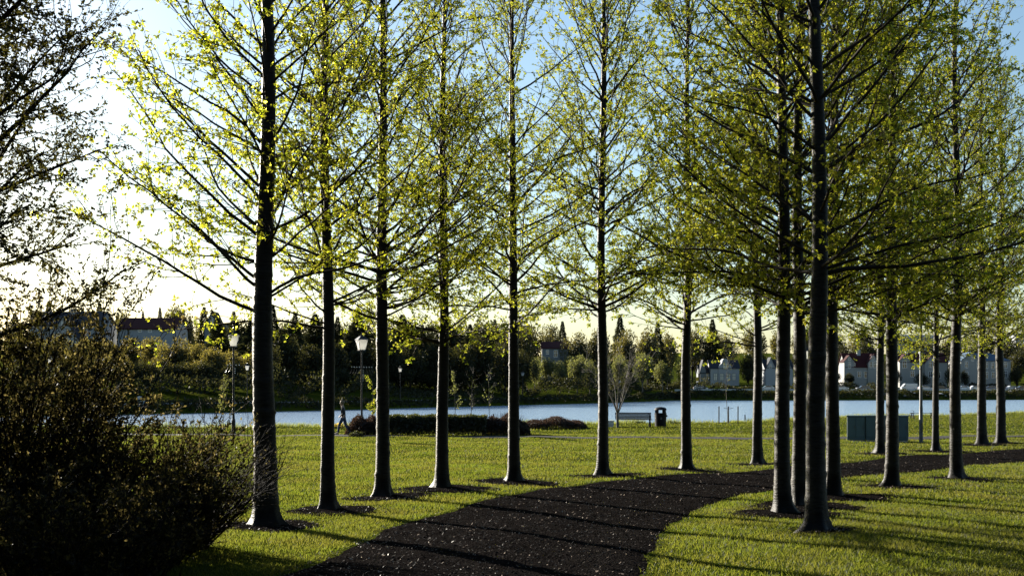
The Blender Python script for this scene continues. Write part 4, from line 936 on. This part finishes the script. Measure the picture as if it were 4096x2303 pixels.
shrub('low_shrub', 'small green plants at the foot of the rusty shrub', 1395, 1450, 1722, 1744, .5, 'hedge_leaf', 505, 900, .06, dd=-1.0)
# tufts along the water edge
rs = np.random.RandomState(61)
bp_ = []
for i in range(150):
    x = rs.uniform(-36, 62); y = float(near_shore(x))-rs.uniform(.1,1.6); r = rs.uniform(.25,.9); n = 140
    a = rs.uniform(0,6.28,n); q_ = r*np.sqrt(rs.uniform(0,1,n)); bp_.append(blades(rs, x+q_*np.cos(a)*1.6, y+q_*np.sin(a)*.6, rs.uniform(.12,.34), .016, .5))
tv, tf = join(bp_); tag(obj('shore_tufts', mesh_np('shore_tufts', tv, [tf]), M['far_grass']), 'rough grass tufts along the near edge of the lake', 'grass', kind='stuff')
for (px, lab) in ((1345,'yellow flower clump at the water edge beside the walking person'),):
    x, y = G(px,1712); t = thing('flower_clump', lab, 'flowers', (x, y, H(x,y))); n = 160
    p = np.stack([rs.normal(0,.45,n), rs.normal(0,.2,n), rs.uniform(.12,.34,n)], -1); lv, lf = leaves(rs, p, unit(rs.normal(0,1,(n,3))), .09, .07); o = obj('petals', mesh_np('petals', lv, [lf]), M['flower'], t); o['kind'] = 'stuff'
    b_ = np.concatenate([p*[1,1,0], p], 1).reshape(n,2,3); sv_ = tubes(np.stack([p*[1,1,0],p*[1,1,.6],p],1), np.full((n,3),.006), 3); obj('stalks', mesh_np('stalks', sv_[0], [sv_[1]]), M['hedge_leaf'], t)

# ------------------------------------------------------------------ walking person
def skin_mesh(name, verts, edges, radii, root=0, sub=2):
    me = bpy.data.meshes.new(name); me.from_pydata([tuple(v) for v in verts], edges, [])
    o = bpy.data.objects.new(name, me); C.objects.link(o)
    m = o.modifiers.new('skin', 'SKIN'); m.use_smooth_shade = True
    for i, r in enumerate(radii):
        sv = me.skin_vertices[0].data[i]; sv.radius = (r, r) if not hasattr(r, '__len__') else r; sv.use_root = (i == root)
    s_ = o.modifiers.new('sub', 'SUBSURF'); s_.levels = sub; s_.render_levels = sub
    return o
def person():
    x, y = G(1374, 1741); zg = 0.035+H(x, y)
    # faces -x (towards picture left); stride: right leg forward, left leg back
    J = {'pel':(0,0,.93),'waist':(-.015,0,1.08),'chest':(-.03,0,1.30),'neck':(-.05,0,1.46),'head0':(-.075,0,1.55),'head1':(-.085,0,1.66),
         'hipR':(-.01,-.10,.90),'kneeR':(-.20,-.10,.52),'ankR':(-.27,-.10,.11),'toeR':(-.43,-.10,.05),
         'hipL':(.01,.10,.90),'kneeL':(.10,.10,.50),'ankL':(.34,.10,.15),'toeL':(.24,.10,.035),
         'shR':(-.03,-.19,1.38),'elR':(.06,-.23,1.12),'wrR':(-.12,-.20,.98),'shL':(-.03,.19,1.38),'elL':(.02,.24,1.10),'wrL':(-.16,.20,1.00)}
    R_ = {'pel':(.15,.12),'waist':(.14,.105),'chest':(.165,.12),'neck':.06,'head0':.085,'head1':.10,'hipR':.09,'kneeR':.062,'ankR':.042,'toeR':.035,'hipL':.09,'kneeL':.062,'ankL':.042,'toeL':.035,
          'shR':.065,'elR':.048,'wrR':.032,'shL':.065,'elL':.048,'wrL':.032}
    E = [('pel','waist'),('waist','chest'),('chest','neck'),('neck','head0'),('head0','head1')]
    for s_ in 'RL': E += [('pel','hip'+s_),('hip'+s_,'knee'+s_),('knee'+s_,'ank'+s_),('ank'+s_,'toe'+s_),('chest','sh'+s_),('sh'+s_,'el'+s_),('el'+s_,'wr'+s_)]
    # hands: palm plus five fingers continuing the wrists
    for s_, sy in (('R',-1),('L',1)):
        w = Vector(J['wr'+s_]); d = (w-Vector(J['el'+s_])).normalized(); pl = w+d*.07; J['pm'+s_] = tuple(pl); R_['pm'+s_] = (.03,.018); E.append(('wr'+s_,'pm'+s_))
        for f in range(5):
            off = Vector((0, (f-2)*.017, 0)); ln = (.035,.075,.085,.078,.06)[f]
            b = pl+off*.8; m_ = pl+off+d*ln*.55+Vector((0,0,-.008)) if f else pl+Vector((0,-sy*.035,.01)); e = pl+off+d*ln+Vector((0,0,-.035)) if f else pl+Vector((0,-sy*.045,.0))+d*.03
            J[f'f{f}a'+s_] = tuple(m_); J[f'f{f}b'+s_] = tuple(e); R_[f'f{f}a'+s_] = .009; R_[f'f{f}b'+s_] = .007
            E += [('pm'+s_, f'f{f}a'+s_), (f'f{f}a'+s_, f'f{f}b'+s_)]
    ks = list(J); ix = {k_: i for i, k_ in enumerate(ks)}
    t = thing('person', 'person in a dark jacket and blue jeans walking along the footpath', 'person', (x, y, zg)); 
    b = skin_mesh('body', [J[k_] for k_ in ks], [(ix[a], ix[c]) for a, c in E], [R_[k_] for k_ in ks], ix['pel'], 2); b.parent = t
    b.data.materials.append(solid('skin', (.42,.27,.20), .55, var=.05))
    def garment(name, keys, edges, grow_, mat, root):
        kk = list(keys); im = {k_: i for i, k_ in enumerate(kk)}
        o = skin_mesh(name, [keys[k_][0] for k_ in kk], [(im[a], im[c]) for a, c in edges], [keys[k_][1] for k_ in kk], im[root], 2); o.parent = t; o.data.materials.append(mat); return o
    def up(k_, g): 
        r = R_[k_]; return (J[k_], tuple(q_+g for q_ in r) if hasattr(r,'__len__') else r+g)
    jk = {k_: up(k_, .022) for k_ in ('pel','waist','chest','shR','elR','wrR','shL','elL','wrL')}
    jk['collar'] = ((-.045,0,1.45), .075); jk['pel'] = ((0,0,.90), (.175,.145))
    garment('jacket', jk, [('pel','waist'),('waist','chest'),('chest','collar'),('chest','shR'),('shR','elR'),('elR','wrR'),('chest','shL'),('shL','elL'),('elL','wrL')], 0, solid('dark_jacket', (.012,.012,.014), .8), 'waist')
    tr = {k_: up(k_, .018) for k_ in ('pel','hipR','kneeR','ankR','hipL','kneeL','ankL')}; tr['waist2'] = ((-.008,0,1.02),(.15,.115))
    garment('jeans', tr, [('waist2','pel'),('pel','hipR'),('hipR','kneeR'),('kneeR','ankR'),('pel','hipL'),('hipL','kneeL'),('kneeL','ankL')], 0, solid('blue_denim', (.035,.05,.085), .85), 'pel')
    for s_ in 'RL':
        a, c = Vector(J['ank'+s_]), Vector(J['toe'+s_]); heel = a+Vector((.045,0,-.065)) if s_ == 'R' else a+Vector((.06,0,-.03))
        o = skin_mesh('shoe', [heel, (heel+c)/2+Vector((0,0,.008)), c+Vector((-.02,0,-.005))], [(0,1),(1,2)], [(.045,.04),(.045,.04),(.04,.028)], 0, 2); o.parent = t; o.data.materials.append(solid('shoe_leather', (.16,.14,.12), .6))
    hd = Vector(J['head1'])
    hair = MB().lathe([(.06,-.10),(.108,-.04),(.116,.03),(.10,.085),(.06,.12),(.01,.13)], 14, (hd.x+.018, 0, hd.z-.005)).build('hair', solid('light_brown_hair', (.16,.11,.06), .7), t, smooth=True)
    for sy in (-1, 1):
        MB().lathe([(.002,-.012),(.011,0),(.002,.012)], 8, (hd.x-.098, sy*.036, hd.z-.02)).build('eye', M['black_metal'], t)
        MB().lathe([(.002,-.03),(.014,-.01),(.016,.012),(.004,.03)], 8, (hd.x+.005, sy*.102, hd.z-.03)).build('ear', b.data.materials[0], t)
    MB().add([(hd.x-.095,-.014,hd.z-.065),(hd.x-.095,.014,hd.z-.065),(hd.x-.128,0,hd.z-.06),(hd.x-.098,0,hd.z-.01)], [(0,1,2),(0,2,3),(1,3,2),(0,3,1)]).build('nose', b.data.materials[0], t)
    MB().box(hd.x-.104, hd.x-.088, -.024, .024, hd.z-.092, hd.z-.084).build('mouth', solid('lip', (.30,.12,.10), .5), t)
person()

# ------------------------------------------------------------------ foreground willow thicket and the dark tree on the left
def thicket(seed, rad, h, nst, nleaf, lsize, lean=(0,0), spread=.9, leafmin=.25, dens=5, up=.03, tw=.35):
    rs = np.random.RandomState(seed); a = rs.uniform(0,6.28,nst); r = rad*.45*np.sqrt(rs.uniform(0,1,nst))
    b0 = np.stack([r*np.cos(a), r*np.sin(a), np.full(nst,-.05)], -1); o_ = spread*rs.uniform(.1,1,nst)
    d0 = np.stack([np.cos(a)*o_+lean[0], np.sin(a)*o_+lean[1], np.ones(nst)], -1); L = h*rs.uniform(.55,1.08,nst)
    st_ = grow(rs, b0, d0, L*1.1, 9, up, .07)
    ix = np.repeat(np.arange(nst), dens); p, tg = sample(st_, ix, rs.uniform(.12,1,len(ix))); L2 = L[ix]*rs.uniform(.4,1,len(ix))*tw
    s2 = grow(rs, p, sidedirs(rs, tg, np.radians(rs.uniform(20,55,len(ix))), .9), L2, 4, .05, .1)
    i3 = np.repeat(np.arange(len(ix)), 3); p, tg = sample(s2, i3, rs.uniform(.1,1,len(i3))); L3 = L2[i3]*rs.uniform(.2,.5,len(i3))
    s3 = grow(rs, p, sidedirs(rs, tg, np.radians(rs.uniform(20,50,len(i3))), .9), L3, 3, .05, .1)
    wv = join([tubes(st_, np.linspace(.017,.004,9)[None]*np.ones((nst,1))*(.6+.15*h), 5), tubes(s2, np.linspace(.006,.002,4)[None]*np.ones((len(ix),1)), 3), tubes(s3, np.full((len(i3),3),.0018), 3)])
    w = mesh_np('stems', wv[0], [wv[1]], True)
    if not nleaf: return w, None
    n3 = int(nleaf*.65); j = rs.randint(0,len(i3),n3); p1, t1 = sample(s3, j, rs.uniform(.15,1,n3)); j = rs.randint(0,len(ix),nleaf-n3); p2, t2 = sample(s2, j, rs.uniform(leafmin,1,nleaf-n3))
    p = np.concatenate([p1,p2]); tg = np.concatenate([t1,t2]); lv, lf = leaves(rs, p+rs.normal(0,.006,p.shape), unit(tg+rs.normal(0,.75,p.shape)), lsize, lsize*.55, droop=0)
    return w, mesh_np('foliage', lv, [lf])
def place_thicket(name, label, px, base, ms, lmat, cat='shrub', rz=0):
    x, y = G(px, base); t = thing(name, label, cat, (x, y, H(x,y)), rz)
    obj('stems', ms[0], M['dark_bark'], t)
    if ms[1] is not None: o = obj('foliage', ms[1], M[lmat], t); o['kind'] = 'stuff'
    return t
place_thicket('willow_bush', 'tall leafy willow bush with golden backlit tips at the left edge of the park', -80, 2290, thicket(601, 2.2, 3.3, 160, 42000, .058, (.03,0), .48, dens=8, tw=.28), 'willow_leaf')
place_thicket('willow_bush', 'dense dark willow bush bulging out beside the first poplar', 425, 2270, thicket(602, 2.2, 1.62, 190, 38000, .058, (.05,0), .82, dens=9, tw=.42), 'willow_leaf')
place_thicket('willow_bush', 'low dark willow bush closing the lower left corner', 180, 2480, thicket(603, 2.2, 1.35, 150, 24000, .055, (.0,0), .8, dens=8), 'willow_leaf')
place_thicket('twiggy_bush', 'mostly bare arching twigs at the right end of the willow thicket', 690, 2205, thicket(604, 1.0, 1.8, 90, 900, .04, (.55,0), .6, dens=9, tw=.38, up=.012), 'willow_leaf')
place_thicket('willow_bush', 'slim willow clump whose tips rise before the far golden trees', 290, 2230, thicket(605, 1.3, 2.25, 60, 13000, .055, (.06,0), .35, dens=8, tw=.28), 'willow_leaf')
def dark_tree(seed):
    rs = np.random.RandomState(seed); H_ = 11.0; nl = 46
    tk = tubes(np.array([[[0,0,-.2],[.05,0,1.5],[.1,.05,3.5],[.0,.1,6],[.1,0,8.5],[.1,0,H_]]], float), np.array([[.30,.22,.19,.14,.08,.02]]), 12)
    zt = np.sort(rs.uniform(2.3,H_-1,nl)); az = np.arange(nl)*2.4+rs.normal(0,.3,nl); az[::3] = rs.normal(0,.45,len(az[::3])); L = 4.3*(1-(zt-2.3)/(H_+1))**.45*rs.uniform(.7,1.05,nl); el = np.radians(rs.uniform(8,42,nl)+22*(zt-2.3)/H_)
    lb = grow(rs, np.stack([zt*0+.05, zt*0+.05, zt],-1), np.stack([np.cos(az)*np.cos(el), np.sin(az)*np.cos(el), np.sin(el)],-1), L, 9, .02, .1)
    ix = np.repeat(np.arange(nl), 22); t_ = rs.uniform(.15,1,len(ix)); p, tg = sample(lb, ix, t_); L2 = L[ix]*rs.uniform(.18,.42,len(ix))
    s2 = grow(rs, p, sidedirs(rs, tg, np.radians(rs.uniform(25,60,len(ix))), .8), L2, 6, .02, .14)
    i3 = np.repeat(np.arange(len(ix)), 6); p, tg = sample(s2, i3, rs.uniform(.1,1,len(i3))); L3 = L2[i3]*rs.uniform(.2,.5,len(i3)); s3 = grow(rs, p, sidedirs(rs, tg, np.radians(rs.uniform(25,60,len(i3))), .9), L3, 3, .0, .14)
    wv = join([tubes(lb, (.018*L)[:,None]*np.linspace(1,.15,9)[None], 6), tubes(s2, np.linspace(.009,.003,6)[None]*np.ones((len(ix),1)), 4), tubes(s3, np.full((len(i3),3),.0022), 3)])
    n = 80000; j = rs.randint(0,len(i3),n); p, tg = sample(s3, j, rs.uniform(.05,1,n)); lv, lf = leaves(rs, p, unit(tg+rs.normal(0,.9,p.shape)), 0.056, .034)
    return mesh_np('trunk', tk[0], [tk[1]], True), mesh_np('limbs', wv[0], [wv[1]], True), mesh_np('crown', lv, [lf])
d_ = 15.5; x = (-520-2048)/F*d_
stand('willow_tree', 'dark fine-leaved willow tree reaching in above the willow bushes', 'tree', dark_tree(701), (M['dark_bark'], M['dark_bark'], M['fine_leaf']), ('trunk','limbs','crown'), (x, d_, H(x,d_)), 0, 1.0)

# ------------------------------------------------------------------ unseen tree belt added behind the camera to shade the near side of trunks
bt = random.Random(77)
for i in range(30):
    x = -52+i*3.5+bt.uniform(-.8,.8); y = -7.0+.0065*(x)**2+bt.uniform(-1.5,1.5)+(0 if i % 2 else -4.5); h = bt.uniform(19,24)
    if i % 3 == 1: t_, c_ = bt.choice(KIND['spruce']); s_ = (h*1.35, h*1.35, h); nm = 'spruce_tree'
    else: t_, c_ = bt.choice(KIND['dark']); s_ = (5.6, 5.6, h/2); nm = 'broadleaf_tree'
    stand(nm, ('dark spruce' if i % 3 == 1 else 'dark broadleaf tree')+' in the park belt facing the avenue from behind the willow bushes', 'tree', (t_, c_), (None, None), ('trunk','crown'), (x, y, H(x,y)), bt.uniform(0,6), s_, 'trees of the added shade belt', stuff=(1,))
